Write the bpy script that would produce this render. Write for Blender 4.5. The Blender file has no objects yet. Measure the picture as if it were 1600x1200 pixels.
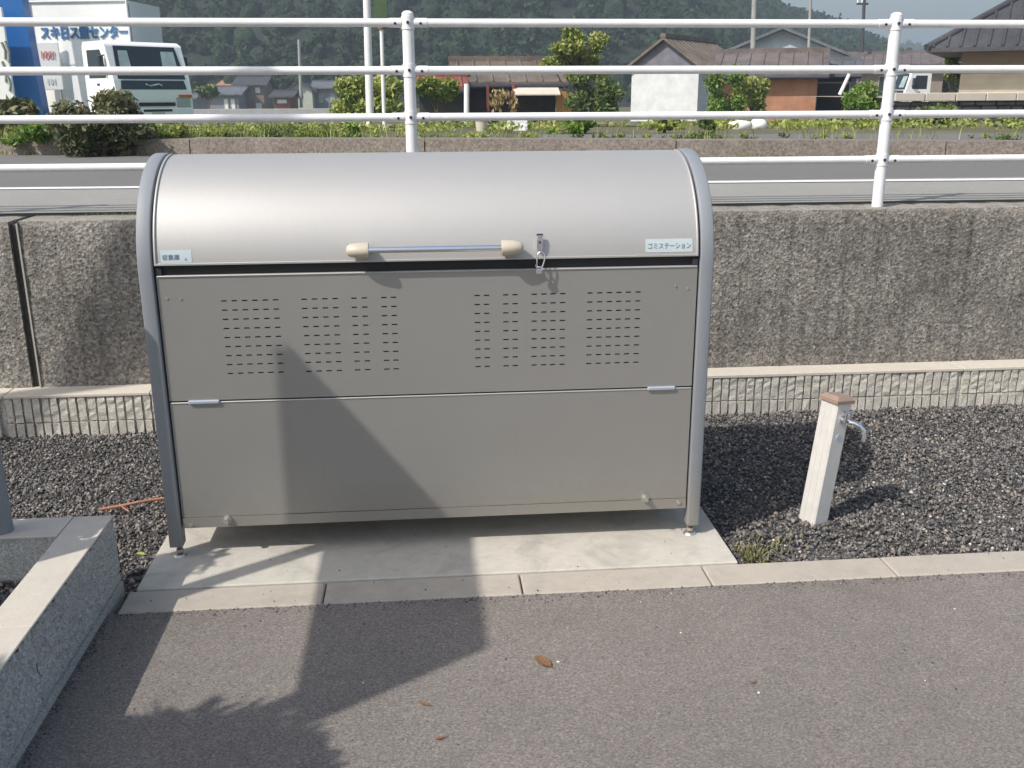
import bpy, bmesh, math, random
import numpy as np
from mathutils import Vector, Matrix, noise as mnoise
random.seed(7); rng = np.random.default_rng(7)
R = math.radians
sc = bpy.context.scene
col = sc.collection

# ------------------------------------------------------------------ camera
F_PX = 1513.64; YAW = .088049; PITCH = .290420; ROLL = -.004124
CAM = np.array([-.018375, -2.757945, 1.354238])
def cam_axes():
    f = np.array([math.sin(YAW)*math.cos(PITCH), math.cos(YAW)*math.cos(PITCH), -math.sin(PITCH)])
    r = np.array([math.cos(YAW), -math.sin(YAW), 0]); u = np.cross(r, f)
    c, s = math.cos(ROLL), math.sin(ROLL)
    return c*r+s*u, -s*r+c*u, f
AR, AU, AF = cam_axes()
cd = bpy.data.cameras.new('camera'); cam = bpy.data.objects.new('camera', cd); col.objects.link(cam)
cd.sensor_width = 36; cd.lens = 36*F_PX/1600; cd.clip_start = .05; cd.clip_end = 6000
m = Matrix.Identity(4)
for i in range(3):
    m[i][0] = AR[i]; m[i][1] = AU[i]; m[i][2] = -AF[i]; m[i][3] = CAM[i]
cam.matrix_world = m
sc.camera = cam
def P(px, py, y):
    "world point at depth y seen at photo pixel px, py (surveying aid for far things)"
    d = AR*(px-800)/F_PX - AU*(py-600)/F_PX + AF
    return CAM + d*(y-CAM[1])/d[1]
def X(px, y, py=150): return float(P(px, py, y)[0])
def Z(py, y, px=800): return float(P(px, py, y)[2])

# ------------------------------------------------------------------ light
SUN_H = np.array([.834, .552]); EL = R(46.2)
w = bpy.data.worlds.new('World'); sc.world = w; w.use_nodes = True
nt = w.node_tree; bg = nt.nodes['Background']
sky = nt.nodes.new('ShaderNodeTexSky'); sky.sky_type = 'NISHITA'; sky.sun_disc = False
sky.sun_elevation = EL
# the sun stands at direction (-.834,-.552); rotation is measured clockwise from +Y
sky.sun_rotation = math.atan2(-SUN_H[0], -SUN_H[1]) % (2*math.pi)
sky.air_density = 1.3; sky.dust_density = 3.0; sky.ozone_density = 1.2
nt.links.new(sky.outputs[0], bg.inputs[0]); bg.inputs[1].default_value = .135
sd = bpy.data.lights.new('sun', 'SUN'); sd.energy = 4.4; sd.angle = R(.55); sd.color = (1, .945, .86)
sun = bpy.data.objects.new('sun', sd); col.objects.link(sun)
dirv = Vector((SUN_H[0]*math.cos(EL), SUN_H[1]*math.cos(EL), -math.sin(EL)))
sun.rotation_euler = dirv.to_track_quat('-Z', 'Y').to_euler(); sun.location = (-6, -4, 9)
sc.view_settings.view_transform = 'Standard'; sc.view_settings.look = 'None'
sc.view_settings.exposure = .18; sc.view_settings.gamma = 1
try: sc.view_settings.use_curve_mapping = False
except Exception: pass

# ------------------------------------------------------------------ materials
def newmat(name):
    mt = bpy.data.materials.new(name); mt.use_nodes = True
    t = mt.node_tree; b = t.nodes['Principled BSDF']
    return mt, t, b
def rgba(c): return (c[0], c[1], c[2], 1)
def noise(t, co, scale, detail=4, rough=.6, dist=0):
    n = t.nodes.new('ShaderNodeTexNoise'); n.inputs['Scale'].default_value = scale
    n.inputs['Detail'].default_value = detail; n.inputs['Roughness'].default_value = rough
    n.inputs['Distortion'].default_value = dist
    t.links.new(co, n.inputs['Vector']); return n.outputs['Fac']
def ramp(t, fac, stops):
    r = t.nodes.new('ShaderNodeValToRGB'); e = r.color_ramp.elements
    while len(e) < len(stops): e.new(.5)
    for i, (p, c) in enumerate(stops):
        e[i].position = p; e[i].color = rgba(c) if hasattr(c, '__len__') else (c, c, c, 1)
    t.links.new(fac, r.inputs[0]); return r.outputs[0]
def mix(t, fac, a, b, mode='MIX'):
    mx = t.nodes.new('ShaderNodeMix'); mx.data_type = 'RGBA'; mx.blend_type = mode
    for sock, v in ((mx.inputs[0], fac), (mx.inputs[6], a), (mx.inputs[7], b)):
        if hasattr(v, 'is_linked') or hasattr(v, 'links'): t.links.new(v, sock)
        elif isinstance(v, (int, float)): sock.default_value = v
        else: sock.default_value = rgba(v)
    return mx.outputs[2]
def coord(t, sc_=(1, 1, 1)):
    g = t.nodes.new('ShaderNodeNewGeometry'); mp = t.nodes.new('ShaderNodeMapping')
    mp.inputs['Scale'].default_value = sc_
    t.links.new(g.outputs['Position'], mp.inputs['Vector']); return mp.outputs[0]
def bump(t, b, h, dist=.005, strength=1):
    n = t.nodes.new('ShaderNodeBump'); n.inputs['Distance'].default_value = dist
    n.inputs['Strength'].default_value = strength
    t.links.new(h, n.inputs['Height']); t.links.new(n.outputs[0], b.inputs['Normal'])
def simple(name, c, rough=.6, metal=0, var=.15, scale=20, bmp=0, bscale=80):
    mt, t, b = newmat(name); co = coord(t)
    n = noise(t, co, scale, 5)
    lo = [x*(1-var) for x in c]; hi = [min(1, x*(1+var)) for x in c]
    t.links.new(ramp(t, n, [(.3, lo), (.7, hi)]), b.inputs['Base Color'])
    b.inputs['Roughness'].default_value = rough; b.inputs['Metallic'].default_value = metal
    if bmp: bump(t, b, noise(t, co, bscale, 4), bmp)
    return mt
M = {}
def steel_paint(name, c, rough, metal):
    mt, t, b = newmat(name); co = coord(t)
    n = noise(t, co, 5, 4); st = noise(t, coord(t, (14, 14, 1.4)), 3, 5, .65)
    c1 = mix(t, ramp(t, n, [(.35, .0), (.7, 1.)]), [x*.985 for x in c], [x*1.015 for x in c])
    c2 = mix(t, ramp(t, st, [(.55, 0.), (.85, .07)]), c1, (.36, .33, .28))
    c2 = mix(t, 1., c2, ramp(t, noise(t, co, 700, 2, .6), [(.3, .93), (.7, 1.07)]), 'MULTIPLY')
    run = noise(t, coord(t, (55, 55, 1.2)), 1.6, 4, .6)
    c2 = mix(t, ramp(t, run, [(.60, 0.), (.80, .16)]), c2, [x*.72 for x in c])
    g = t.nodes.new('ShaderNodeNewGeometry'); sp_ = t.nodes.new('ShaderNodeSeparateXYZ'); t.links.new(g.outputs['Position'], sp_.inputs[0])
    ad = t.nodes.new('ShaderNodeMath'); ad.operation = 'MULTIPLY_ADD'; t.links.new(noise(t, co, 35, 5, .7), ad.inputs[0]); ad.inputs[1].default_value = -.22; t.links.new(sp_.outputs[2], ad.inputs[2])
    c2 = mix(t, ramp(t, ad.outputs[0], [(.0, .45), (.12, .0)]), c2, (.30, .265, .215))
    t.links.new(c2, b.inputs['Base Color'])
    rr = ramp(t, noise(t, co, 30, 4), [(.3, rough-.012), (.7, rough+.012)])
    t.links.new(rr, b.inputs['Roughness'])
    b.inputs['Metallic'].default_value = metal
    bump(t, b, noise(t, co, 420, 2), .0003, .35)
    return mt
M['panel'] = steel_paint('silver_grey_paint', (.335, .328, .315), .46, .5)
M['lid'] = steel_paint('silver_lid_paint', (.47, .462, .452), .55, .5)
M['frame'] = steel_paint('blue_grey_aluminium', (.245, .265, .292), .6, .1)
M['chrome'] = simple('chrome', (.82, .84, .88), .16, 1, .04, 60)
M['rubber'] = simple('black_rubber', (.012, .012, .014), .6, 0, .2)
M['filler'] = simple('dark_joint_filler', (.055, .055, .052), .9, 0, .3, 40, .002)
M['dark'] = simple('dark_interior', (.012, .013, .018), .7, 0, .1)
M['slot_shade'] = simple('slot_shade_grey', (.05, .05, .052), .7, 0, .1)  # grey that paints the shade seen through the slots
M['cream'] = simple('cream_plastic', (.52, .47, .38), .4, 0, .05)
M['sticker'] = simple('pale_sticker', (.50, .57, .60), .35, 0, .04, 90)
M['ink'] = simple('grey_blue_ink', (.12, .19, .25), .5, 0, .05)
M['white'] = simple('white_fence_paint', (.82, .82, .83), .35, 0, .05, 15)
t_ = M['white'].node_tree; b_s = t_.nodes['Principled BSDF']; src = b_s.inputs['Base Color'].links[0].from_socket
st_ = noise(t_, coord(t_), 22, 6, .75)
t_.links.new(mix(t_, ramp(t_, st_, [(.60, 0.), (.78, .35)]), src, (.45, .40, .33)), b_s.inputs['Base Color'])
M['bolt'] = simple('dark_bolt', (.05, .055, .075), .45, .4)
M['zinc'] = simple('zinc_bolt', (.58, .57, .53), .35, .8, .12, 200)
M['rust'] = simple('rusty_steel', (.19, .10, .06), .8, .1, .4, 120)
M['tapwhite'] = simple('ivory_resin', (.62, .605, .585), .5, 0, .05, 30)
M['tapcap'] = simple('tan_cap', (.30, .215, .165), .6, 0, .1, 40)
M['tag'] = simple('grey_blue_resin', (.34, .38, .45), .4, 0, .05)
M['emblem'] = simple('pale_blue_print', (.42, .50, .58), .5, 0, .1)

def concrete(name, c, grit=.25, stain=.35, gscale=350, bmp=.0012, specks=0):
    mt, t, b = newmat(name); co = coord(t)
    big = noise(t, co, 3.2, 6, .65); fine = noise(t, co, gscale, 3, .7); mid = noise(t, co, 26, 5, .7)
    c1 = mix(t, ramp(t, big, [(.35, 0.), (.7, 1.)]), [x*(1-stain) for x in c], c)
    c2 = mix(t, ramp(t, mid, [(.35, 0.), (.65, 1.)]), [x*.9 for x in c], [x*1.06 for x in c])
    c3 = mix(t, .55, c1, c2)
    g = ramp(t, fine, [(.3, 1-grit), (.7, 1+grit)])
    cc = mix(t, 1., c3, g, 'MULTIPLY')
    if specks:
        v = t.nodes.new('ShaderNodeTexVoronoi'); v.inputs['Scale'].default_value = 60
        t.links.new(co, v.inputs['Vector'])
        cc = mix(t, ramp(t, v.outputs['Distance'], [(.05, specks), (.12, 0.)]), cc, [x*.35 for x in c])
    t.links.new(cc, b.inputs['Base Color']); b.inputs['Roughness'].default_value = .9
    bump(t, b, fine, bmp); return mt
M['slab'] = concrete('smooth_slab_concrete', (.52, .49, .435), .06, .16, 300, .0006, .55)
M['kerb'] = concrete('kerb_concrete', (.44, .395, .34), .12, .14, 420, .0007)
M['coping'] = concrete('pale_block_concrete', (.56, .53, .475), .4, .2, 190, .003)
M['cap'] = concrete('smooth_cap_concrete', (.58, .53, .46), .10, .12, 300, .0006)
M['planter'] = concrete('planter_face_concrete', (.56, .56, .54), .5, .3, 190, .006)
M['apron'] = concrete('apron_concrete', (.30, .29, .268), .12, .16, 120, .001)
M['road'] = concrete('road_asphalt', (.165, .16, .155), .14, .12, 160, .001)
M['lowwall'] = concrete('mossy_concrete', (.25, .215, .185), .45, .6, 45, .006)
M['paint'] = concrete('white_road_paint', (.74, .74, .73), .06, .08, 200, .0004)

t_ = M['slab'].node_tree; b_s = t_.nodes['Principled BSDF']; src = b_s.inputs['Base Color'].links[0].from_socket
st_ = noise(t_, coord(t_), 5.5, 6, .7, .6)
t_.links.new(mix(t_, ramp(t_, st_, [(.50, 0.), (.66, .55)]), src, (.30, .285, .255)), b_s.inputs['Base Color'])
t_ = M['kerb'].node_tree; b_s = t_.nodes['Principled BSDF']; src = b_s.inputs['Base Color'].links[0].from_socket
st_ = noise(t_, coord(t_), 9, 6, .7, .6)
t_.links.new(mix(t_, ramp(t_, st_, [(.52, 0.), (.70, .4)]), src, (.28, .26, .23)), b_s.inputs['Base Color'])
def aggregate(name, cols, scale, bmp, big=None, streak=False):
    mt, t, b = newmat(name); co = coord(t)
    v = t.nodes.new('ShaderNodeTexVoronoi'); v.inputs['Scale'].default_value = scale
    v.inputs['Randomness'].default_value = 1
    wob = noise(t, co, scale*.7, 3)
    t.links.new(co, v.inputs['Vector'])
    sep = t.nodes.new('ShaderNodeSeparateColor'); t.links.new(v.outputs['Color'], sep.inputs[0])
    n = len(cols); stops = [(i/(n-1), c) for i, c in enumerate(cols)]
    cc = ramp(t, sep.outputs[0], stops)
    cc = mix(t, .5, cc, ramp(t, wob, [(.3, cols[0]), (.5, cols[len(cols)//2]), (.72, cols[-1])]))
    if big:
        bn = noise(t, co, big[0], 6, .7)
        cc = mix(t, 1., cc, ramp(t, bn, [(.3, big[1]), (.7, big[2])]), 'MULTIPLY')
    if streak:
        sn = noise(t, coord(t, (6, 6, .45)), 3.2, 6, .7)
        cc = mix(t, 1., cc, ramp(t, sn, [(.32, .60), (.5, 1.), (.72, 1.18)]), 'MULTIPLY')
        # worn pale upper edge and dark damp patches
        g = t.nodes.new('ShaderNodeNewGeometry'); sp = t.nodes.new('ShaderNodeSeparateXYZ')
        t.links.new(g.outputs['Position'], sp.inputs[0])
        edge = noise(t, co, 14, 5, .7); ad = t.nodes.new('ShaderNodeMath'); ad.operation = 'MULTIPLY_ADD'
        t.links.new(edge, ad.inputs[0]); ad.inputs[1].default_value = .11; t.links.new(sp.outputs[2], ad.inputs[2])
        cc = mix(t, ramp(t, ad.outputs[0], [(.885, 0.), (.93, .5)]), cc, (.42, .38, .33))
    t.links.new(cc, b.inputs['Base Color']); b.inputs['Roughness'].default_value = .92
    bump(t, b, mix(t, .5, v.outputs['Distance'], wob), bmp); return mt
M['wall'] = aggregate('weathered_aggregate_wall', [(.05, .046, .042), (.13, .119, .106), (.235, .218, .195), (.44, .415, .375)], 95, .0055, (2.6, .62, 1.2), True)
M['asphalt'] = aggregate('parking_asphalt', [(.085, .075, .068), (.160, .141, .127), (.193, .171, .155), (.32, .288, .262)], 230, .0018, (.9, .84, 1.12))
t_ = M['asphalt'].node_tree; b_s = t_.nodes['Principled BSDF']; src = b_s.inputs['Base Color'].links[0].from_socket
st_ = noise(t_, coord(t_), 2.3, 7, .72, .8); st2 = noise(t_, coord(t_), 11, 4, .6, 1.2)
c_ = mix(t_, ramp(t_, st_, [(.52, 0.), (.68, .28)]), src, (.10, .088, .08))
c_ = mix(t_, ramp(t_, st2, [(.66, 0.), (.74, .35)]), c_, (.16, .105, .085))
t_.links.new(c_, b_s.inputs['Base Color'])
M['gravelbase'] = aggregate('gravel_base', [(.02, .02, .022), (.05, .047, .046), (.09, .08, .075), (.14, .12, .11)], 90, .006)
M['soil'] = aggregate('brown_soil', [(.03, .025, .02), (.06, .048, .038), (.10, .08, .062)], 110, .006)

def attr_mat(name, stops, rough=.8, extra=None, trans=0, attr='tone'):
    mt, t, b = newmat(name)
    a = t.nodes.new('ShaderNodeAttribute'); a.attribute_name = attr
    cc = ramp(t, a.outputs['Fac'], stops)
    if extra:
        cc = mix(t, 1., cc, ramp(t, noise(t, coord(t), extra[0], 5, .7), [(.3, extra[1]), (.7, extra[2])]), 'MULTIPLY')
    t.links.new(cc, b.inputs['Base Color']); b.inputs['Roughness'].default_value = rough
    if extra and len(extra) > 3: bump(t, b, noise(t, coord(t), extra[0], 5, .7), extra[3])
    if trans:
        tr = t.nodes.new('ShaderNodeBsdfTranslucent'); mx = t.nodes.new('ShaderNodeMixShader')
        t.links.new(cc, tr.inputs[0]); mx.inputs[0].default_value = trans
        t.links.new(b.outputs[0], mx.inputs[1]); t.links.new(tr.outputs[0], mx.inputs[2])
        t.links.new(mx.outputs[0], t.nodes['Material Output'].inputs['Surface'])
    return mt
M['stone'] = attr_mat('crushed_stone', [(0, (.045, .047, .053)), (.4, (.105, .104, .106)), (.7, (.19, .175, .163)), (.93, (.31, .265, .23)), (1, (.55, .52, .48))], .8, (90, .8, 1.2))
M['leaf_g'] = attr_mat('green_leaves', [(0, (.03, .055, .016)), (.5, (.085, .14, .035)), (1, (.22, .27, .08))], .6, None, .3)
M['leaf_y'] = attr_mat('yellow_green_leaves', [(0, (.06, .09, .02)), (.5, (.24, .30, .06)), (1, (.52, .53, .17))], .6, None, .3)
M['leaf_d'] = attr_mat('dark_olive_leaves', [(0, (.028, .038, .016)), (.5, (.085, .10, .040)), (1, (.27, .25, .13))], .6, None, .2)
M['leaf_b'] = attr_mat('bright_green_leaves', [(0, (.05, .11, .015)), (.5, (.13, .24, .035)), (1, (.28, .38, .08))], .6, None, .3)
M['leaf_d2'] = attr_mat('low_weeds', [(0, (.05, .055, .02)), (.5, (.13, .13, .045)), (1, (.26, .24, .09))], .7)
M['straw'] = attr_mat('dry_straw', [(0, (.20, .14, .06)), (1, (.42, .32, .15))], .8)
M['forest'] = attr_mat('hill_forest', [(0, (.008, .022, .011)), (.5, (.020, .050, .018)), (1, (.055, .095, .026))], .95, (1.6, .3, 1.7, .8))
M['bark'] = simple('bark', (.12, .09, .065), .9, 0, .3, 30, .01, 40)
M['field'] = aggregate('field_ground', [(.07, .075, .03), (.12, .11, .055), (.17, .15, .09)], 3, .02, (.4, .7, 1.2))
M['floor'] = simple('forest_floor', (.012, .022, .012), .95, 0, .5, .5)
M['paddy'] = simple('paddy_green', (.07, .15, .055), .8, 0, .3, 3, .02, 12)
M['dirt'] = simple('pale_dirt', (.30, .26, .19), .9, 0, .2, 3)
def tiles(name, c, w_=.28, var=.4):
    mt, t, b = newmat(name); co = coord(t)
    n = noise(t, co, 1.4, 6, .7); n2 = noise(t, co, 14, 3, .7)
    cc = mix(t, ramp(t, n, [(.3, 0.), (.7, 1.)]), [x*(1-var) for x in c], [x*(1+var) for x in c])
    cc = mix(t, 1., cc, ramp(t, n2, [(.3, .75), (.7, 1.2)]), 'MULTIPLY')
    t.links.new(cc, b.inputs['Base Color']); b.inputs['Roughness'].default_value = .7
    return mt
M['tile_br'] = tiles('brown_roof_tile', (.15, .118, .095)); M['tile_dk'] = tiles('dark_roof_tile', (.055, .055, .065))
M['tile_pu'] = tiles('purple_brown_roof_tile', (.14, .115, .11)); M['tile_gy'] = tiles('grey_roof_tile', (.12, .13, .15))
def wallm(n, c, v=.12): M[n] = simple(n, c, .85, 0, v, 2.5, .004, 8)
wallm('white_plaster', (.62, .64, .66)); wallm('pale_blue_siding', (.42, .48, .56)); wallm('grey_boards', (.16, .16, .20), .25)
wallm('terracotta_wall', (.40, .20, .12), .2); wallm('beige_siding', (.56, .50, .40)); wallm('brown_siding', (.24, .19, .16))
wallm('shade_dark', (.035, .03, .028), .4); wallm('orange_board', (.42, .22, .07), .2); wallm('cream_wall', (.50, .52, .46))  # the near-black wall colour paints the shade in the open sheds
wallm('grey_wall', (.24, .26, .29)); wallm('awning_beige', (.62, .55, .46), .15); wallm('far_concrete', (.38, .38, .38))
wallm('pole_grey', (.33, .33, .32)); wallm('red_shed', (.22, .07, .05), .3); wallm('stone_dark', (.14, .13, .15), .4)
M['glass'] = simple('dark_window_glass', (.025, .035, .045), .08, 0, .1)
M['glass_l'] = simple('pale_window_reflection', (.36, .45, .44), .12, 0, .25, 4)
M['truckwhite'] = simple('truck_white_paint', (.88, .88, .88), .3, 0, .03)
M['signblue'] = simple('blue_sign_paint', (.012, .13, .42), .4, 0, .06)
M['signink'] = simple('blue_lettering', (.05, .16, .36), .5, 0, .05)
M['signred'] = simple('red_lettering', (.60, .14, .12), .5, 0, .05)
M['signwhite'] = simple('white_sign_panel', (.86, .86, .86), .5, 0, .03)
M['signgrey'] = simple('grey_trim_and_shaded_front', (.68, .70, .73), .6, 0, .04)  # plain grey on the rails, painted shade on the cargo body's front
M['amber'] = simple('amber_lamp', (.5, .17, .05), .25, 0, .1)
M['lampglass'] = simple('headlamp_glass', (.45, .48, .47), .15, .2, .1)
M['tyre'] = simple('tyre_rubber', (.02, .02, .021), .8, 0, .2)
M['leafbrown'] = simple('brown_dead_leaf', (.20, .10, .05), .8, 0, .3, 200)
M['twig'] = simple('reddish_twig', (.40, .18, .11), .8, 0, .25, 150)
M['yleaf'] = simple('yellow_leaf', (.34, .36, .10), .7, 0, .2, 150)
M['signgreen'] = simple('green_sign', (.07, .12, .055), .5, 0, .1)
M['whitespeck'] = simple('white_chip', (.75, .74, .70), .6, 0, .1)

# ------------------------------------------------------------------ builders
def tag(o, label=None, cat=None, group=None, kind=None):
    if label: o['label'] = label
    if cat: o['category'] = cat
    if group: o['group'] = group
    if kind: o['kind'] = kind
    return o
def empty(name, loc=(0, 0, 0), label=None, cat=None, group=None, rz=0, kind=None):
    o = bpy.data.objects.new(name, None); col.objects.link(o); o.location = loc
    o.rotation_euler = (0, 0, rz); o.empty_display_size = .1
    return tag(o, label, cat, group, kind)
class MB:
    def __init__(s): s.v = []; s.f = []; s.sm = []
    def add(s, vs, fs, smooth=False):
        n = len(s.v); s.v += [tuple(map(float, p)) for p in vs]; s.f += [tuple(i+n for i in f) for f in fs]
        s.sm += [smooth]*len(fs); return s
    def box(s, x0, x1, y0, y1, z0, z1):
        return s.add([(x0, y0, z0), (x1, y0, z0), (x1, y1, z0), (x0, y1, z0), (x0, y0, z1), (x1, y0, z1), (x1, y1, z1), (x0, y1, z1)],
                     [(0, 3, 2, 1), (4, 5, 6, 7), (0, 1, 5, 4), (1, 2, 6, 5), (2, 3, 7, 6), (3, 0, 4, 7)])
    def cbox(s, x0, x1, y0, y1, z0, z1, c=.003):
        "box with chamfered edges"
        bm = bmesh.new(); bmesh.ops.create_cube(bm, size=1)
        for v in bm.verts: v.co = Vector(((x0+x1)/2+v.co.x*(x1-x0), (y0+y1)/2+v.co.y*(y1-y0), (z0+z1)/2+v.co.z*(z1-z0)))
        bmesh.ops.bevel(bm, geom=bm.edges[:], offset=c, segments=1, affect='EDGES')
        bm.verts.index_update()
        s.add([v.co for v in bm.verts], [[v.index for v in f.verts] for f in bm.faces]); bm.free(); return s
    def tube(s, pts, r, n=12, cap=True, smooth=True, rads=None):
        pts = [Vector(p) for p in pts]; rings = []
        up = None
        for i, p in enumerate(pts):
            a = pts[max(i-1, 0)]; b = pts[min(i+1, len(pts)-1)]; d = (b-a).normalized()
            if up is None: up = d.orthogonal().normalized()
            up = (up - d*up.dot(d)).normalized(); sd_ = d.cross(up)
            rr = rads[i] if rads else r
            rings.append([p + up*(rr*math.cos(2*math.pi*k/n)) + sd_*(rr*math.sin(2*math.pi*k/n)) for k in range(n)])
        vs = [q for rg in rings for q in rg]; fs = []
        for i in range(len(pts)-1):
            for k in range(n): fs.append((i*n+k, i*n+(k+1) % n, (i+1)*n+(k+1) % n, (i+1)*n+k))
        s.add(vs, fs, smooth)
        if cap:
            s.add(rings[0], [tuple(range(n))[::-1]]); s.add(rings[-1], [tuple(range(n))])
        return s
    def cyl(s, a, b, r, n=16, r2=None): return s.tube([a, b], r, n, rads=[r, r if r2 is None else r2])
    def prism(s, poly, axis, a, b, smooth=False):
        "poly: 2-d points, extruded along axis from a to b"
        def pt(u, v, w_): return {'x': (w_, u, v), 'y': (u, w_, v), 'z': (u, v, w_)}[axis]
        n = len(poly); vs = [pt(u, v, a) for u, v in poly]+[pt(u, v, b) for u, v in poly]
        fs = [tuple(range(n)), tuple(range(2*n-1, n-1, -1))]
        s.add(vs, fs); 
        s.add(vs, [(i, (i+1) % n, n+(i+1) % n, n+i)[::-1] for i in range(n)], smooth); return s
    def dome(s, c, r, n=14, sq=1, m_=5):
        vs = [(c[0]+r*math.cos(2*math.pi*k/n)*math.cos(j*math.pi/2/m_), c[1]+r*math.sin(2*math.pi*k/n)*math.cos(j*math.pi/2/m_), c[2]+sq*r*math.sin(j*math.pi/2/m_)) for j in range(m_) for k in range(n)]
        vs.append((c[0], c[1], c[2]+sq*r)); fs = []
        for j in range(m_-1):
            for k in range(n): fs.append((j*n+k, j*n+(k+1) % n, (j+1)*n+(k+1) % n, (j+1)*n+k))
        for k in range(n): fs.append(((m_-1)*n+k, (m_-1)*n+(k+1) % n, m_*n))
        return s.add(vs, fs, True)
    def build(s, name, mat, parent=None, local=False, origin=None, merge=False):
        off = Vector((0, 0, 0))
        if not local and parent is not None:
            q = parent
            while q is not None: off += q.location; q = q.parent
        if origin is not None and parent is None: off = Vector(origin)
        me = bpy.data.meshes.new(name)
        me.from_pydata([tuple(Vector(p)-off) for p in s.v], [], s.f)
        me.polygons.foreach_set('use_smooth', s.sm); me.materials.append(mat)
        bm = bmesh.new(); bm.from_mesh(me)
        if merge: bmesh.ops.remove_doubles(bm, verts=bm.verts, dist=1e-5)
        bmesh.ops.recalc_face_normals(bm, faces=bm.faces); bm.to_mesh(me); bm.free(); me.update()
        o = bpy.data.objects.new(name, me); col.objects.link(o)
        if parent is not None: o.parent = parent
        elif origin is not None: o.location = origin
        return o
def bevel(o, wd, seg=2):
    md = o.modifiers.new('bevel', 'BEVEL'); md.width = wd; md.segments = seg; md.limit_method = 'ANGLE'; md.angle_limit = R(40)
    return o
def npmesh(name, V, Fc, mat, tone=None, parent=None, origin=None):
    "V (n,3), Fc (m,k) arrays; tone per face"
    me = bpy.data.meshes.new(name); k = Fc.shape[1]
    off = np.zeros(3)
    if origin is not None: off = np.array(origin, float)
    elif parent is not None: off = np.array(parent.location)
    me.vertices.add(len(V)); me.vertices.foreach_set('co', (V-off).astype(np.float32).ravel())
    me.loops.add(Fc.size); me.loops.foreach_set('vertex_index', Fc.astype(np.int32).ravel())
    me.polygons.add(len(Fc)); me.polygons.foreach_set('loop_start', np.arange(0, Fc.size, k, dtype=np.int32))
    me.update(calc_edges=True); me.validate()
    if tone is not None:
        a = me.attributes.new('tone', 'FLOAT', 'FACE'); a.data.foreach_set('value', tone.astype(np.float32))
    me.materials.append(mat); o = bpy.data.objects.new(name, me); col.objects.link(o)
    if parent is not None: o.parent = parent
    elif origin is not None: o.location = origin
    return o
def copy_tree(o, parent=None):
    c = o.copy(); col.objects.link(c); c.parent = parent
    for ch in list(o.children): copy_tree(ch, c)
    return c
def text_mesh(name, body, size, mat, parent, M4, depth=.001, sx=1., bold=0.):
    cu = bpy.data.curves.new(name, 'FONT'); cu.body = body; cu.size = size; cu.extrude = depth
    cu.offset = size*bold; cu.align_x = 'CENTER'; cu.align_y = 'CENTER'; cu.resolution_u = 3
    to = bpy.data.objects.new(name+'_tmp', cu); col.objects.link(to)
    dg = bpy.context.evaluated_depsgraph_get(); dg.update()
    me = bpy.data.meshes.new_from_object(to.evaluated_get(dg)); bpy.data.objects.remove(to); bpy.data.curves.remove(cu)
    me.transform(Matrix.Diagonal((sx, 1, 1, 1))); me.transform(M4); me.materials.clear(); me.materials.append(mat)
    me.name = name; o = bpy.data.objects.new(name, me); col.objects.link(o); o.parent = parent
    return o

# ================================================================== LARGE STRUCTURE
# parking asphalt, with a slightly ragged edge against the kerb
vs = [(-12, -14), (14, -14)]
xs = np.linspace(14, -12, 900)
edge = [(x, -.306+.004*math.sin(x*31)+random.uniform(-.004, .004)) for x in xs]
mb = MB(); n = len(xs)
mb.add([(x, y, -.006) for x, y in edge]+[(x, -14, -.006) for x in xs], [(i, i+1, n+i+1, n+i) for i in range(n-1)])
tag(mb.build('asphalt', M['asphalt']), kind='structure')
# gravel bed base
mb = MB(); mb.add([(-12, -.45, -.045), (14, -.45, -.045), (14, 1.42, -.045), (-12, 1.42, -.045)], [(0, 1, 2, 3)])
tag(mb.build('ground', M['gravelbase']), kind='structure')

# front kerb made of separate stones
kerb = empty('kerb', (0, -.25, -.1), kind='structure')
joints = [-.893, -.335, .228, .777, 1.332]
while joints[-1] < 8: joints.append(joints[-1]+.558)
for a, b_ in zip(joints[:-1], joints[1:]):
    mb = MB().cbox(a+.0022, b_-.0022, -.309, -.188, -.12, -.002+random.uniform(-.0012, .0012), .004)
    mb.build('kerb_stone', M['kerb'], kerb)
# concrete pad under the storage box
pad = MB().cbox(-.873, .891, -.1865, .66, -.12, .004, .004).build('concrete_pad', M['slab'])
tag(pad, kind='structure')

# low ribbed foot wall in front of the retaining wall
foot = empty('ribbed_foot_wall', (0, 1.3, -.1), 'low pale concrete foot wall with vertically ribbed front along the gravel', 'wall')
def rib_block(x0, x1, seed):
    rr = random.Random(seed); mb = MB()
    mb.box(x0+.002, x1-.002, 1.292, 1.42, -.09, .140)
    crack = .036
    for (za, zb_) in ((crack, .140), (-.085, crack-.006)):
        rq = random.Random(seed+5); x = x0+.004
        while x < x1-.02:
            wd = rq.uniform(.027, .032); yy = 1.2805+rr.uniform(-.0025, .0025)-(0 if za > 0 else .003)
            segs = 6 if za > 0 else 2; zs = [za+(zb_-za)*k/segs for k in range(segs+1)]
            L = [(x+rr.uniform(-.0014, .0014), yy+rr.uniform(-.003, .003), zz) for zz in zs]
            Rr = [(min(x+wd, x1-.004)+rr.uniform(-.0014, .0014), yy+rr.uniform(-.003, .003), zz) for zz in zs]
            Lb = [(p[0], 1.2935, p[2]) for p in L]; Rb = [(p[0], 1.2935, p[2]) for p in Rr]
            nn = segs+1; vs = L+Rr+Lb+Rb; fs = []
            for k in range(segs):
                fs += [(k, nn+k, nn+k+1, k+1), (k, k+1, 2*nn+k+1, 2*nn+k), (nn+k, 3*nn+k, 3*nn+k+1, nn+k+1)]
            fs += [(0, 2*nn, 3*nn, nn), (segs, nn+segs, 3*nn+segs, 2*nn+segs)]
            mb.add(vs, fs); x += wd+rq.uniform(.0075, .0105)
    return mb
x = -3.0; k = 0
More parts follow.
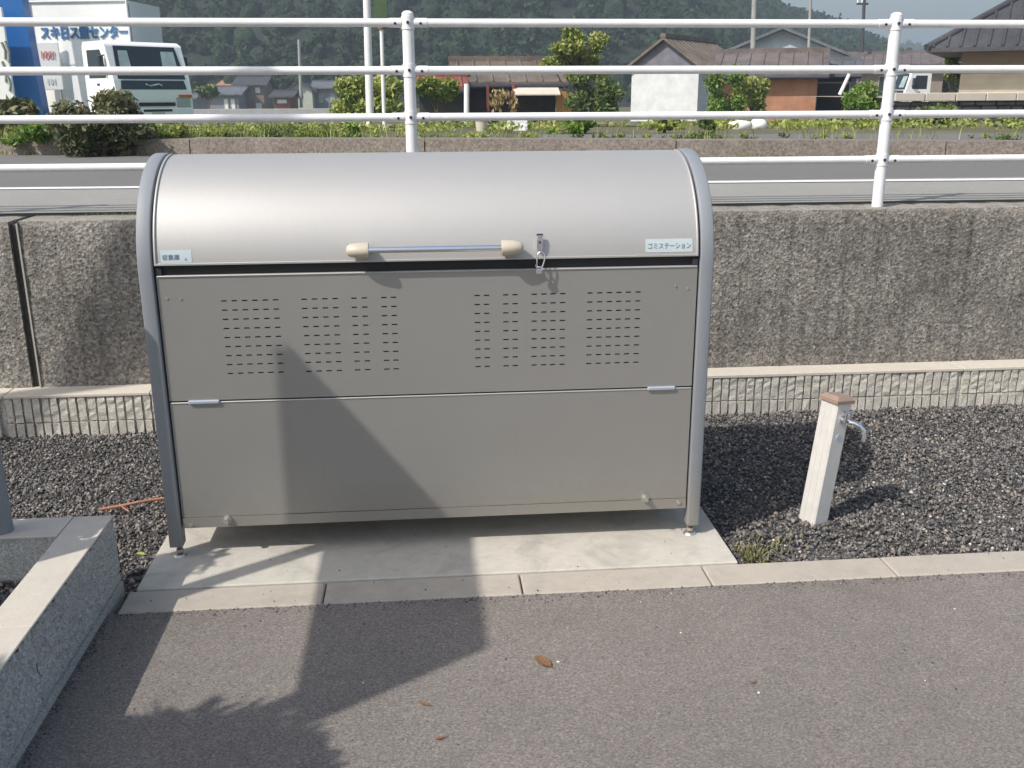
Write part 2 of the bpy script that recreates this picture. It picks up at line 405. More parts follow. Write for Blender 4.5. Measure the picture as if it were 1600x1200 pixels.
while x < 4.6:
    rib_block(x, x+.6, k).build('ribbed_block', M['coping'], foot)
    MB().cbox(x+.0015, x+.5985, 1.277, 1.43, .141, .155+random.uniform(-.0008, .0008), .002).build('cap_stone', M['cap'], foot)
    x += .6; k += 1

# retaining wall panels
rw = empty('retaining_wall', (0, 1.5, -.1), 'weathered grey retaining wall of rough aggregate concrete behind the storage box', 'wall')
for a, b_ in ((-6.5, -1.722), (-1.686, 9.0)):
    nx = int((b_-a)/.05); nz = 14
    mb = MB(); V = []; 
    for j in range(nz+1):
        for i in range(nx+1):
            xx = a+(b_-a)*i/nx; zz = .10+(.862-.10)*j/nz
            dy = .003*mnoise.noise(Vector((xx*9, 1, zz*9)))+.0025*mnoise.noise(Vector((xx*30, 4, zz*30)))
            dz = .004*mnoise.noise(Vector((xx*20, 2, 0))) if j == nz else 0
            V.append((xx, 1.400+dy-(.0 if j < nz else -.006), zz+dz))
    fs = [(j*(nx+1)+i, j*(nx+1)+i+1, (j+1)*(nx+1)+i+1, (j+1)*(nx+1)+i) for j in range(nz) for i in range(nx)]
    tb = nz*(nx+1)
    V2 = [(V[tb+i][0], 1.622, V[tb+i][2]) for i in range(nx+1)]; nn = len(V); V += V2
    fs += [(tb+i, tb+i+1, nn+i+1, nn+i) for i in range(nx)]
    nn = len(V); V += [(a, 1.40, .10), (a, 1.622, .10), (a, 1.622, .862), (a, 1.40, .862), (b_, 1.40, .10), (b_, 1.622, .10), (b_, 1.622, .862), (b_, 1.40, .862)]
    fs += [(nn, nn+1, nn+2, nn+3), (nn+4, nn+7, nn+6, nn+5)]
    mb.add(V, fs); mb.build('wall_panel', M['wall'], rw)
MB().box(-1.7215, -1.6865, 1.416, 1.60, .1, .85).build('joint_filler', M['filler'], rw)
MB().box(-1.690, -1.683, 1.393, 1.401, .15, .855).build('joint_bead', M['kerb'], rw)

# upper road behind the wall
ZR = .872
mb = MB(); mb.add([(-14, 1.632, ZR), (20, 1.632, ZR), (20, 2.75, ZR), (-14, 2.9, ZR)], [(0, 1, 2, 3)])
tag(mb.build('pavement', M['apron']), kind='structure')
mb = MB(); mb.add([(-14, 1.60, ZR-.03), (20, 1.60, ZR-.03), (20, 1.634, ZR-.03), (-14, 1.634, ZR-.03)], [(0, 1, 2, 3)])
tag(mb.build('gutter', M['rubber']), kind='structure')
def yk(x): return 5.50-.23*x       # line of the far low wall
mb = MB(); mb.add([(-30, 2.72, ZR-.008), (30, 2.72-.2, ZR-.008), (30, yk(30)+12, ZR-.008), (-30, yk(-30)+1, ZR-.008)], [(0, 1, 2, 3)])
tag(mb.build('road', M['road']), kind='structure')
mb = MB(); mb.add([(-14, 3.13, ZR+.004), (14, 2.25, ZR+.004), (14, 2.37, ZR+.004), (-14, 3.25, ZR+.004)], [(0, 1, 2, 3)])
tag(mb.build('road_line', M['paint']), kind='structure')

# far low wall
lw = empty('low_concrete_wall', (0, 5.6, ZR), 'long low brown mossy concrete wall on the far side of the road', 'wall')
xx = -16.
while xx < 12:
    x2 = xx+1.99
    mb = MB(); h = 1.0+random.uniform(-.006, .006)
    mb.add([(xx, yk(xx), ZR-.02), (x2, yk(x2), ZR-.02), (x2, yk(x2)+.3, ZR-.02), (xx, yk(xx)+.3, ZR-.02), (xx, yk(xx)+.01, h), (x2, yk(x2)+.01, h), (x2, yk(x2)+.3, h), (xx, yk(xx)+.3, h)],
           [(0, 3, 2, 1), (4, 5, 6, 7), (0, 1, 5, 4), (1, 2, 6, 5), (2, 3, 7, 6), (3, 0, 4, 7)])
    mb.build('wall_section', M['lowwall'], lw); xx += 2.0

# terrain beyond
def crest(x):
    pts = [(-400, 60), (-100, 64), (20, 62), (60, 46), (80, 27), (95, 20.5), (107, 17), (117, 13.5), (126, 9), (140, 5), (165, 0), (200, 0), (500, 0)]
    return float(np.interp(x, [p[0] for p in pts], [p[1] for p in pts]))
def crest2(x):
    pts = [(-600, 30), (120, 30), (250, 26), (262, 25), (290, 24), (330, 21), (420, 14), (900, 6)]
    return float(np.interp(x, [p[0] for p in pts], [p[1] for p in pts]))
def xe(x, y): return x*263/(y+3)
def tz(x, y):
    z = float(np.interp(y, [4, 7.5, 15, 22, 30, 45, 60, 100], [.97, .97, .80, .58, .42, .12, 0, 0]))
    if y > 105:
        z += crest(xe(x, y))*float(np.interp(y, [105, 165, 235, 262, 330, 420], [0, .42, .88, 1, .5, 0]))
        z += crest2(x)*float(np.interp(y, [430, 600, 760], [0, 1, 0]))
        if y < 430: z += min(1, (y-105)/40)*min(1, crest(xe(x, y))/20)*2.0*mnoise.noise(Vector((x*.03, y*.03, 3)))
    return z
ys = list(np.linspace(0, 1, 34)**2*100+4.6)+list(range(112, 440, 8))+list(range(450, 800, 20))+[1000, 1600, 3000, 5000]
ts = np.linspace(-1.9, 1.9, 120)
V = []
for y in ys:
    for t_ in ts:
        if y < 14:
            xq = t_*(y+12)*1.0; ybase = max(y, yk(xq)+.31) if y < 4.7 else y+max(0, (yk(xq)+.31-4.6))*max(0, (14-y)/9.4)
            V.append((xq, ybase, tz(xq, ybase)))
        else: xq = t_*(y+12); V.append((xq, y, tz(xq, y)))
nx = len(ts); jh = next(j for j, y in enumerate(ys) if y > 103)
for nm_, mt_, j0, j1 in (('terrain', M['field'], 0, jh), ('hill', M['floor'], jh, len(ys)-1)):
    fs = [(j*nx+i, j*nx+i+1, (j+1)*nx+i+1, (j+1)*nx+i) for j in range(j0, j1) for i in range(nx-1)]
    mb = MB(); mb.add(V, fs, True); tag(mb.build(nm_, mt_), kind='structure')
# strips of field: dry bank, green paddy, pale path
def sheet(name, x0, x1, y0, y1, mat, dz=.01):
    mb = MB(); nyy = 6; V = []
    for j in range(nyy+1):
        for i in range(7):
            x_ = x0+(x1-x0)*i/6; y_ = y0+(y1-y0)*j/nyy; V.append((x_, y_, tz(x_, y_)+dz))
    mb.add(V, [(j*7+i, j*7+i+1, (j+1)*7+i+1, (j+1)*7+i) for j in range(nyy) for i in range(6)])
    return tag(mb.build(name, mat), kind='structure')
sheet('paddy_field', -11, 1.4, 17, 24.5, M['paddy'], .03)
sheet('field_path', -14, 3, 24.8, 27.5, M['dirt'], .04)
sheet('path', -9, 4, 14.2, 16.0, M['dirt'], .04)

# forest on the hill: crowns as one mass
def ico():
    bm = bmesh.new(); bmesh.ops.create_icosphere(bm, subdivisions=2, radius=1); bm.verts.index_update()
    V = np.array([v.co[:] for v in bm.verts]); Fq = np.array([[v.index for v in f.verts] for f in bm.faces]); bm.free(); return V, Fq
IV, IF = ico()
def near(y_): return np.interp(y_, [100, 170, 260, 600], [.50, .72, 1, 1])
def crowns(name, pts, r0, r1, mat):
    VV = []; FF = []; T = []
    for k, (x_, y_, z_) in enumerate(pts):
        r_ = rng.uniform(r0, r1)*near(y_)*.8; d = IV*(1+rng.uniform(-.28, .28, (len(IV), 1))); d = d*np.array([r_, r_, r_*rng.uniform(.9, 1.5)])
        VV.append(d+np.array([x_, y_, z_+r_*.45])); FF.append(IF+k*len(IV))
        base = rng.uniform(0, 1)*.4+.2*mnoise.noise(Vector((x_*.05, y_*.05, 0)))+.1
        T.append(np.clip(base+rng.uniform(-.18, .18, len(IF)), 0, 1))
    # loose leaf clumps over every crown break the outline
    Q = np.array(pts); nq = 60; n = len(Q)*nq; rad = np.repeat(rng.uniform(r0, r1, len(Q))*near(Q[:, 1]), nq)
    d = rng.normal(size=(n, 3)); d /= np.linalg.norm(d, axis=1)[:, None]; d[:, 2] = np.abs(d[:, 2])*1.3-.25
    c = np.repeat(Q, nq, 0)+d*rad[:, None]*rng.uniform(.75, 1.2, (n, 1)); c[:, 2] += rad*.45
    a = rng.normal(size=(n, 3)); a /= np.linalg.norm(a, axis=1)[:, None]; q = np.cross(a, rng.normal(size=(n, 3))); q /= np.linalg.norm(q, axis=1)[:, None]
    sz = (rad*rng.uniform(.12, .30, n))[:, None]
    LV = np.stack([c-a*sz, c+q*sz*.7, c+a*sz, c-q*sz*.7], 1).reshape(-1, 3); b0 = sum(len(v) for v in VV)
    LF = np.arange(4*n).reshape(n, 4)+b0; LF = np.concatenate([LF[:, [0, 1, 2]], LF[:, [0, 2, 3]]])
    lt = np.clip(np.repeat(rng.uniform(.1, .8, len(Q)), nq)+rng.uniform(-.2, .35, n), 0, 1)
    VV.append(LV); FF.append(LF); T.append(np.concatenate([lt, lt]))
    o = npmesh(name, np.vstack(VV), np.vstack(FF), mat, np.concatenate(T)); return tag(o, kind='stuff')
pts = []
for y_ in list(np.arange(108, 160, 2.7))+list(np.arange(160, 266, 3.6)):
    for x_ in np.arange(-.66*(y_+3)-4, .55*(y_+3)+4, 2.9 if y_ < 160 else 3.9):
        xx_, yy_ = x_+rng.uniform(-2, 2), y_+rng.uniform(-2, 2)
        if crest(xe(xx_, yy_)) < 1.5: continue
        pts.append((xx_, yy_, tz(xx_, yy_)))
o = crowns('forest', pts, 1.3, 3.0, M['forest']); tag(o, 'dark green wooded hillside filling the view behind the village', 'forest')
pts = []
for y_ in np.arange(560, 612, 11.):
    for x_ in np.arange(180, 420, 7.):
        xx_, yy_ = x_+rng.uniform(-2, 2), y_+rng.uniform(-3, 3); pts.append((xx_, yy_, tz(xx_, yy_)))
o = crowns('forest', pts, 3, 5.5, M['forest']); tag(o, 'distant blue-green wooded ridge behind the long low roof at right', 'forest')

# ================================================================== VEGETATION HELPERS
def leafcloud(blobs, count, size, seed=0, droop=.3, surf=.25):
    "leaf quads (two triangles folded) inside ellipsoids; returns V,F,tone"
    r = np.random.default_rng(seed); vol = np.array([b[3]*b[4]*b[5] for b in blobs])**.66; cn = (vol/vol.sum()*count).astype(int)+1
    C = []; T = []
    for b, c in zip(blobs, cn):
        d = r.normal(size=(c, 3)); d /= np.linalg.norm(d, axis=1)[:, None]
        rad = r.uniform(surf, 1.08, c)[:, None]; p = d*rad*np.array(b[3:6])+np.array(b[:3])
        C.append(p); T.append(np.clip(.15+.5*r.random(c)+.35*r.random()+.12*d[:, 2], 0, 1))
    C = np.vstack(C); T = np.concatenate(T); n = len(C)
    a = r.normal(size=(n, 3)); a[:, 2] -= droop; a /= np.linalg.norm(a, axis=1)[:, None]
    q = r.normal(size=(n, 3)); q -= a*(q*a).sum(1)[:, None]; q /= np.linalg.norm(q, axis=1)[:, None]
    s = size*r.uniform(.5, 1.3, n)[:, None]
    V = np.stack([C-a*s, C+q*s*.45, C+a*s, C-q*s*.45+np.cross(a, q)*s*.15], 1).reshape(-1, 3)
    Fq = np.arange(4*n).reshape(n, 4); return V, Fq, T
def make_tree(name, label, cat, base, height, blobs, count, size, mat, seed, trunk_r=.06, group=None):
    t = empty(name, base, label, cat, group)
    r = random.Random(seed); mb = MB(); bx_, by_, bz_ = base
    topz = bz_+height*.75
    cx_ = np.mean([b[0] for b in blobs]); cy_ = np.mean([b[1] for b in blobs])
    pts = [(bx_+(cx_-bx_)*k/4+r.uniform(-.04, .04)*height*.3, by_+(cy_-by_)*k/4, bz_+(topz-bz_)*k/4) for k in range(5)]
    pts[0] = base
    mb.tube(pts, 0, 8, rads=[trunk_r*(1-.18*k) for k in range(5)])
    for b in blobs:
        s0 = pts[r.choice([1, 2, 3])]; e = (b[0], b[1], b[2]); mid = ((s0[0]+e[0])/2+r.uniform(-.1, .1), (s0[1]+e[1])/2, (s0[2]+e[2])/2-.05*height*.3)
        mb.tube([s0, mid, e], 0, 6, rads=[trunk_r*.5, trunk_r*.35, trunk_r*.15])
    mb.build('trunk', M['bark'], t)
    V, Fq, T = leafcloud(blobs, count, size, seed); npmesh('crown', V, Fq, mat, T, t); return t
def rblobs(cx_, cy_, cz_, rx, ry, rz, n_, seed, frac=.5):
    r = random.Random(seed); out = []
    for k in range(n_):
        a = r.uniform(0, 6.28); e = r.uniform(-1, 1); q = r.uniform(.35, .82)
        out.append((cx_+rx*q*math.cos(a)*math.sqrt(1-e*e*.8), cy_+ry*q*math.sin(a)*math.sqrt(1-e*e*.8), cz_+rz*q*e, rx*frac*r.uniform(.6, 1.1), ry*frac*r.uniform(.6, 1.1), rz*frac*r.uniform(.6, 1.1)))
    return out
def pxshrub(name, label, cat, px0, px1, py0, py1, y, count, size, mat, seed, nb=9, frac=.45, tall=True, group=None):
    "shrub or tree filling the photo extent px0..px1, py0..py1 at depth y"
    x0, x1 = X(px0, y), X(px1, y); z1, z0 = Z(py0, y), Z(py1, y); gz = min(tz((x0+x1)/2, y), z0) if y > 6.3 else z0
    rx = (x1-x0)/2; rz = (z1-z0)/2
    bl = rblobs((x0+x1)/2, y, (z0+z1)/2, rx*1.02, min(rx, 1.5)*.9, rz*1.02, nb, seed, frac)
    return make_tree(name, label, cat, ((x0+x1)/2, y, gz), (z1-gz), bl, count, size, mat, seed, max(.02, rx*.07), group)
def blades(name, spots, hgt, wid, mat, seed, lean=.35):
    "grass blades: bent two-segment strips"
    r = np.random.default_rng(seed); S = np.array(spots); n = len(S)
    h = hgt*r.uniform(.45, 1.15, n); az = r.uniform(0, 2*np.pi, n); w_ = wid*r.uniform(.5, 1.2, n)
    l = lean*r.uniform(.2, 1.3, n)*h; d = np.stack([np.cos(az), np.sin(az), 0*az], 1); s = np.stack([-np.sin(az), np.cos(az), 0*az], 1)
    up = np.array([0, 0, 1.])
    b0 = S-s*w_[:, None]/2; b1 = S+s*w_[:, None]/2; mid = S+d*(l*.35)[:, None]+up*(h*.6)[:, None]
    m0 = mid-s*w_[:, None]*.35; m1 = mid+s*w_[:, None]*.35; tip = S+d*l[:, None]+up*h[:, None]
    t0 = tip-s*w_[:, None]*.05; t1 = tip+s*w_[:, None]*.05
    V = np.stack([b0, b1, m1, m0, t1, t0], 1).reshape(-1, 3); k = np.arange(n)[:, None]*6
    Fq = np.concatenate([k+np.array([0, 1, 2, 3]), k+np.array([3, 2, 4, 5])]); T = r.uniform(0, 1, n); T = np.concatenate([T, np.clip(T+.1, 0, 1)])
    return npmesh(name, V, Fq, mat, T)

# ================================================================== GRAVEL
def gravel():
    n = 62000
    xy = np.concatenate([np.stack([rng.uniform(.885, 3.1, 38000), rng.uniform(-.186, 1.30, 38000)], 1),
                         np.stack([rng.uniform(-2.35, -.868, 25000), rng.uniform(-.186, 1.30, 25000)], 1),
                         np.stack([rng.uniform(-.87, .89, 6000), rng.uniform(.66, 1.29, 6000)], 1),
                         np.stack([rng.uniform(3.1, 5, 3500), rng.uniform(-.186, 1.30, 3500)], 1)])
    z = -.040+.012*np.array([mnoise.noise(Vector((a*5, b*5, 0))) for a, b in xy])+rng.uniform(0, .008, len(xy))+.01*np.clip((xy[:, 1]-.9)/.4, 0, 1)
    keep = ~((xy[:, 0] < -.915) & (xy[:, 1] < -.135)); keep &= ~((xy[:, 0] > -.872) & (xy[:, 0] < .89) & (xy[:, 1] < .66))
    xy = xy[keep]; z = z[keep]; C = np.column_stack([xy, z])
    # planter stones
    q = 5200; P2 = np.column_stack([rng.uniform(-1.75, -1.03, q), rng.uniform(-1.25, -.275, q), .085+rng.uniform(0, .01, q)])
    return C, P2
bm = bmesh.new(); bmesh.ops.create_icosphere(bm, subdivisions=1, radius=1); bm.verts.index_update()
SV = np.array([v.co[:] for v in bm.verts]); SF = np.array([[v.index for v in f.verts] for f in bm.faces]); bm.free()
def stones(name, C, r0, r1, brown=0.):
    n = len(C); s = (r0+(r1-r0)*rng.random(n)**1.7)[:, None, None]
    jit = rng.uniform(.45, 1.35, (n, 12, 1)); sc3 = rng.uniform(.42, 1.35, (n, 1, 3)); a = rng.uniform(0, 2*np.pi, n); b = rng.uniform(-.7, .7, n)
    V = SV[None]*jit*sc3; ca, sa = np.cos(a)[:, None], np.sin(a)[:, None]; cb, sb = np.cos(b)[:, None], np.sin(b)[:, None]
    x_, y_, z_ = V[..., 0], V[..., 1], V[..., 2]; y2 = y_*cb-z_*sb; z2 = y_*sb+z_*cb; x2 = x_*ca-y2*sa; y3 = x_*sa+y2*ca
    V = np.stack([x2, y3, z2], -1)*s+C[:, None]; Fq = SF[None]+(np.arange(n)*12)[:, None, None]
    t = rng.random(n); t = np.where(rng.random(n) < .012, 1., t*.93); T = np.repeat(t, 20)
    return tag(npmesh(name, V.reshape(-1, 3), Fq.reshape(-1, 3), M['stone'], T), kind='stuff')
GC, PC = gravel()
tag(stones('gravel', GC, .0034, .0085), 'dark grey crushed stone gravel around the concrete pad', 'gravel')
tag(stones('planter_gravel', PC, .004, .010), 'dark gravel filling the raised planter at bottom left', 'gravel')

# grit and seed scraps swept against the kerb, on the pad and over the asphalt
gq = 1500; ex_ = rng.uniform(-.9, 3.2, gq)
EG = np.concatenate([np.column_stack([ex_, -.309-np.abs(rng.normal(0, .02, gq)), np.full(gq, -.004)]),
                     np.column_stack([rng.uniform(-.86, .88, 60), rng.uniform(-.18, .3, 60), np.full(60, .005)]),
                     np.column_stack([rng.uniform(-.85, 3, 260), rng.uniform(-.305, -.19, 260)**1, np.full(260, .0)]) if False else np.column_stack([rng.uniform(-.85, 3, 70), rng.uniform(-.30, -.19, 70), np.full(70, -.001)]),
                     np.column_stack([rng.uniform(-.9, 1.6, 420), rng.uniform(-1.0, -.33, 420), np.full(420, -.005)]),
                     np.column_stack([-.912+np.abs(rng.normal(0, .012, 500)), rng.uniform(-1.0, -.31, 500), np.full(500, -.004)])])
tag(stones('grit', EG, .0008, .0030), 'fine dark grit and scraps along the kerb and on the pad', 'grit')

# ================================================================== PLANTER (left)
pl = empty('raised_planter', (-1.5, -.8, -.04), 'grey raised concrete planter edge in the bottom left corner', 'planter')
ZP = .218
def rough_face(x, y0, y1, z0, z1, mat_name, parent):
    ny = 110; nz = 14; V = []
    for j in range(nz+1):
        for i in range(ny+1):
            y_ = y0+(y1-y0)*i/ny; z_ = z0+(z1-z0)*j/nz
            d = .004*mnoise.noise(Vector((y_*26, z_*26, 1)))+.013*mnoise.noise(Vector((y_*60, z_*60, 7)))
            if j == 0: d *= .3
            V.append((x+d, y_, z_))
    mb = MB(); mb.add(V, [(j*(ny+1)+i, j*(ny+1)+i+1, (j+1)*(ny+1)+i+1, (j+1)*(ny+1)+i) for j in range(nz) for i in range(ny)]); return mb
yy0 = -2.9
k = 0; y1_ = -.152
while y1_ > -3.0:
    y0_ = y1_-.598
    mb = rough_face(-.922, y0_, y1_, .022, ZP-.004, 'planter', pl)
    mb.box(-1.026, -.926, y0_, y1_, -.12, ZP-.003); mb.box(-.93, -.917, y0_, y1_, -.12, .014)
    mb.build('planter_block', M['planter'], pl)
    MB().cbox(-1.028, -.919, y0_, y1_, ZP-.0035, ZP+.003, .002).build('planter_cap', M['cap'], pl)
    y1_ = y0_-.002
x1_ = -1.03
while x1_ > -3.4:
    x0_ = x1_-.598
    MB().box(x0_, x1_, -.272, -.156, -.12, ZP-.004).build('planter_block', M['planter'], pl)
    MB().cbox(x0_, x1_, -.275, -.152, ZP-.0045, ZP+.003, .002).build('planter_cap', M['cap'], pl)
    x1_ = x0_-.002
MB().box(-3.4, -1.02, -3.0, -.26, -.1, .088).build('soil', M['soil'], pl)

# ================================================================== STORAGE BOX
W2 = .825; DEP = .57; ZF = .038; ZS = .875; RA = .315; ZT = ZS+RA
box = empty('refuse_storage_box', (0, .28, 0), 'large silver grey steel refuse storage box with rounded lid standing on the concrete pad', 'storage box')
def profile(off=0., z0=ZF, seg=22):
    "outer side profile (y,z) front bottom -> over the top -> back bottom, inset by off"
    pts = [(off, z0), (off, ZS)]
    r1 = RA-off
    for k in range(1, seg+1):
        a = math.pi/2*k/seg; pts.append((RA-r1*math.cos(a), ZS+r1*math.sin(a)))
    yb = DEP-off; r2 = .11-off*.5; zt = ZS+r1
    pts.append((yb-r2, zt-.02))
    for k in range(1, 9):
        a = math.pi/2*k/8; pts.append((yb-r2+r2*math.sin(a), zt-.02-r2+r2*math.cos(a)))
    pts.append((yb, z0)); return pts
for s_, nm in ((-1, 'l'), (1, 'r')):
    xo = s_*W2; xi = s_*(W2-.044)
    A = profile(0); B = profile(.045); n = len(A); mb = MB()
    for xa, xb in ((xo, xi),):
        ch = .004*s_
        vs = [(xo-ch, y, z) for y, z in A]+[(xi, y, z) for y, z in A]+[(xi, y, z) for y, z in B]+[(xo-ch, y, z) for y, z in B]
        fs = []
        for k in range(n-1):
            for g in range(4): fs.append((g*n+k, g*n+k+1, ((g+1) % 4)*n+k+1, ((g+1) % 4)*n+k))
        fs += [(0, n, 2*n, 3*n), (n-1, 4*n-1, 3*n-1, 2*n-1)]
        mb.add(vs, fs, True)
    fr = mb.build('side_frame', M['frame'], box, merge=True); bevel(fr, .004, 2)
    # side panel
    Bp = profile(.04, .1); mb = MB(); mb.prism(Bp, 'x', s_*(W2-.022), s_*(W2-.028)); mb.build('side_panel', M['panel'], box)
    # legs: adjuster bolts
    for yy in (.022, DEP-.022):
        lg = MB().cyl((s_*(W2-.028), yy, .004), (s_*(W2-.028), yy, ZF+.012), .007, 10)
        l_ = lg.build('adjuster_foot', M['rust'], box)
        MB().cyl((s_*(W2-.028), yy, .004), (s_*(W2-.028), yy, .010), .022, 16, .018).build('foot_plate', M['zinc'], l_)
        MB().cyl((s_*(W2-.028), yy, .016), (s_*(W2-.028), yy, .025), .012, 6).build('foot_nut', M['zinc'], l_)
# rear/top shell
XI = W2-.044-.0055
A = profile(.030, .1); mb = MB(); n = len(A)
iS = next(i for i, (y, z) in enumerate(A) if y > .25)
sub = A[iS:]; mb.add([(-W2+.03, y, z) for y, z in sub]+[(W2-.03, y, z) for y, z in sub], [(i, i+1, len(sub)+i+1, len(sub)+i) for i in range(len(sub)-1)], True)
mb.build('back_panel', M['panel'], box)
MB().box(-W2+.03, W2-.03, .02, DEP-.03, .099, .103).build('floor_panel', M['panel'], box)
# lid: curved sheet with folded edges
ZL = .8995
seg = 36; yo = .006; pr = [(yo, ZL), (yo, ZL+.004)]
def lidp(a, o=yo): return (RA-(RA-o)*math.cos(a), ZS+(RA-o)*math.sin(a))
a0 = math.asin((ZL-ZS)/(RA-yo)); pr = []
for k in range(seg+1):
    a = a0+(math.pi/2-a0)*k/seg; pr.append(lidp(a))
pr += [(RA+.10, ZT-yo-.004), (RA+.16, ZT-yo-.02)]
inn = [(y+.004 if i < 3 else y+.003, z if i else z) for i, (y, z) in enumerate(pr)]
inn = []
for k in range(seg+1):
    a = a0+(math.pi/2-a0)*k/seg; inn.append(lidp(a, yo+.009))
inn += [(RA+.10, ZT-yo-.016), (RA+.16, ZT-yo-.03)]
n = len(pr); nx = 10; mb = MB()
vs = []; 
for i in range(nx+1):
    xq = -XI+2*XI*i/nx
    vs += [(xq, y, z) for y, z in pr]
fs = [(i*n+k, (i+1)*n+k, (i+1)*n+k+1, i*n+k+1) for i in range(nx) for k in range(n-1)]
mb.add(vs, fs, True)
vb = [(xq, y, z) for xq in (-XI, XI) for y, z in inn]; va = [(xq, y, z) for xq in (-XI, XI) for y, z in pr]
mb.add(va+vb, [(k, k+1, 2*n+k+1, 2*n+k) for k in range(n-1)]+[(n+k, n+k+1, 3*n+k+1, 3*n+k) for k in range(n-1)]+[(0, n, 3*n, 2*n)])
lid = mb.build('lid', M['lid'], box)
# pale folded edge strips at the lid sides
for s_ in (-1, 1):
    mb = MB(); o1 = [(lidp(a0+(math.pi/2-a0)*k/seg, yo-.0035)) for k in range(seg+1)]; o2 = [(lidp(a0+(math.pi/2-a0)*k/seg, yo-.0005)) for k in range(seg+1)]
    mm = seg+1; xa, xb = s_*(XI-.0005), s_*(XI-.007)
    vs = [(xa, y, z) for y, z in o1]+[(xb, y, z) for y, z in o1]+[(xa, y, z) for y, z in o2]+[(xb, y, z) for y, z in o2]
    mb.add(vs, [(k, k+1, mm+k+1, mm+k) for k in range(mm-1)]+[(k, k+1, 2*mm+k+1, 2*mm+k) for k in range(mm-1)]+[(mm+k, mm+k+1, 3*mm+k+1, 3*mm+k) for k in range(mm-1)], True)
    mb.build('edge_trim', M['lid'], lid)
MB().cbox(-XI+.002, XI-.002, .0035, .0075, ZL-.0005, ZL+.006, .0012).build('bottom_hem', M['lid'], lid)
# dark gap: recessed rail behind the slit
MB().box(-XI, XI, .022, .03, .84, .92).build('seal_rail', M['rubber'], box)
MB().box(-.165, -.135, .014, .022, .872, .897).build('latch_block', M['dark'], box)
for s_ in (-1, 1): MB().box(s_*XI, s_*(XI-.016), .010, .022, .866, .892).build('hinge_bracket', M['bolt'], box)
# upper front panel with real punched slots
def slots_x():
    L = [[352, 368, 384, 400, 416, 432], [476, 492, 508, 524], [553, 569], [599, 614]]
    Rt = [[743, 757.5], [787, 801.5], [831, 846, 860, 875], [917, 932, 947, 961.5, 976, 991]]
    xs_ = []
    for g in L+Rt:
        for q in g: xs_.append(float(P(q+3.5, 530, .012)[0]))
    return xs_
sx = sorted(slots_x()); zs = [.795-.0268*k for k in range(9)]
hw, hh = .0078, .0020
xc = sorted([-XI, XI]+[q-hw for q in sx]+[q+hw for q in sx]); zc = sorted([.5015, .868]+[q-hh for q in zs]+[q+hh for q in zs])
yp = .010; mb = MB(); nx_, nz_ = len(xc), len(zc)
vs = [(a, yp, b) for b in zc for a in xc]; fs = []; walls = MB()
for j in range(nz_-1):
    for i in range(nx_-1):
        xm, zm = (xc[i]+xc[i+1])/2, (zc[j]+zc[j+1])/2
        hole = any(abs(xm-q) < hw*.9 for q in sx) and any(abs(zm-q) < hh*.9 for q in zs)
        if not hole: fs.append((j*nx_+i, j*nx_+i+1, (j+1)*nx_+i+1, (j+1)*nx_+i))
        else:
            a, b_, c, d = xc[i], xc[i+1], zc[j], zc[j+1]
            walls.add([(a, yp, c), (b_, yp, c), (b_, yp, d), (a, yp, d), (a, yp+.004, c), (b_, yp+.004, c), (b_, yp+.004, d), (a, yp+.004, d)],
                      [(0, 1, 5, 4), (1, 2, 6, 5), (2, 3, 7, 6), (3, 0, 4, 7)])
mb.add(vs, fs); mb.add(walls.v, walls.f)
mb.add([(-XI, yp, .5015), (XI, yp, .5015), (XI, yp+.014, .5015), (-XI, yp+.014, .5015)], [(0, 1, 2, 3)])
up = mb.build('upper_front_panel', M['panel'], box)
MB().cbox(-XI+.001, XI-.001, .0065, .022, .8655, .8705, .0018).build('rolled_lip', M['lid'], up)
MB().box(-XI+.01, XI-.01, .03, .034, .51, .85).build('slot_shade_sheet', M['slot_shade'], up)  # added sheet, its dark colour stands for the shade inside the slots
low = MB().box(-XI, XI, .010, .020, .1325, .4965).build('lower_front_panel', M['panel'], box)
MB().cbox(-XI+.001, XI-.001, .0078, .0118, .4925, .4970, .0015).build('rolled_lip', M['lid'], low)
MB().box(-XI, XI, .0075, .018, .0985, .1310).build('sill_panel', M['panel'], box)
MB().box(-XI, XI, .016, .024, .49, .51).build('seal_rail', M['dark'], box)
for a, b_ in ((-.722, -.632), (.638, .724)):
    MB().cbox(a, b_, .001, .011, .4915, .5035, .003).build('panel_clip', M['tag'], low)
for x_, z_ in ((-.642, .124), (.642, .141)):
    kn = MB().cyl((x_, .008, z_), (x_, -.002, z_), .0125, 16).cyl((x_, -.002, z_), (x_, -.018, z_+.001), .009, 12, .0075)
    kn.build('locking_knob', M['zinc'], box)
for x_, z_ in ((-.751, .106), (.751, .119)):
    mb = MB().cyl((x_, .008, z_), (x_, .003, z_), .0065, 10); mb.build('screw', M['zinc'], box)
for x_, z_ in ((-.752, .806), (-.714, .804), (.712, .811), (.748, .803)):
    mb = MB().cyl((x_, .011, z_), (x_, .0075, z_), .0035, 8); mb.build('screw', M['zinc'], up)
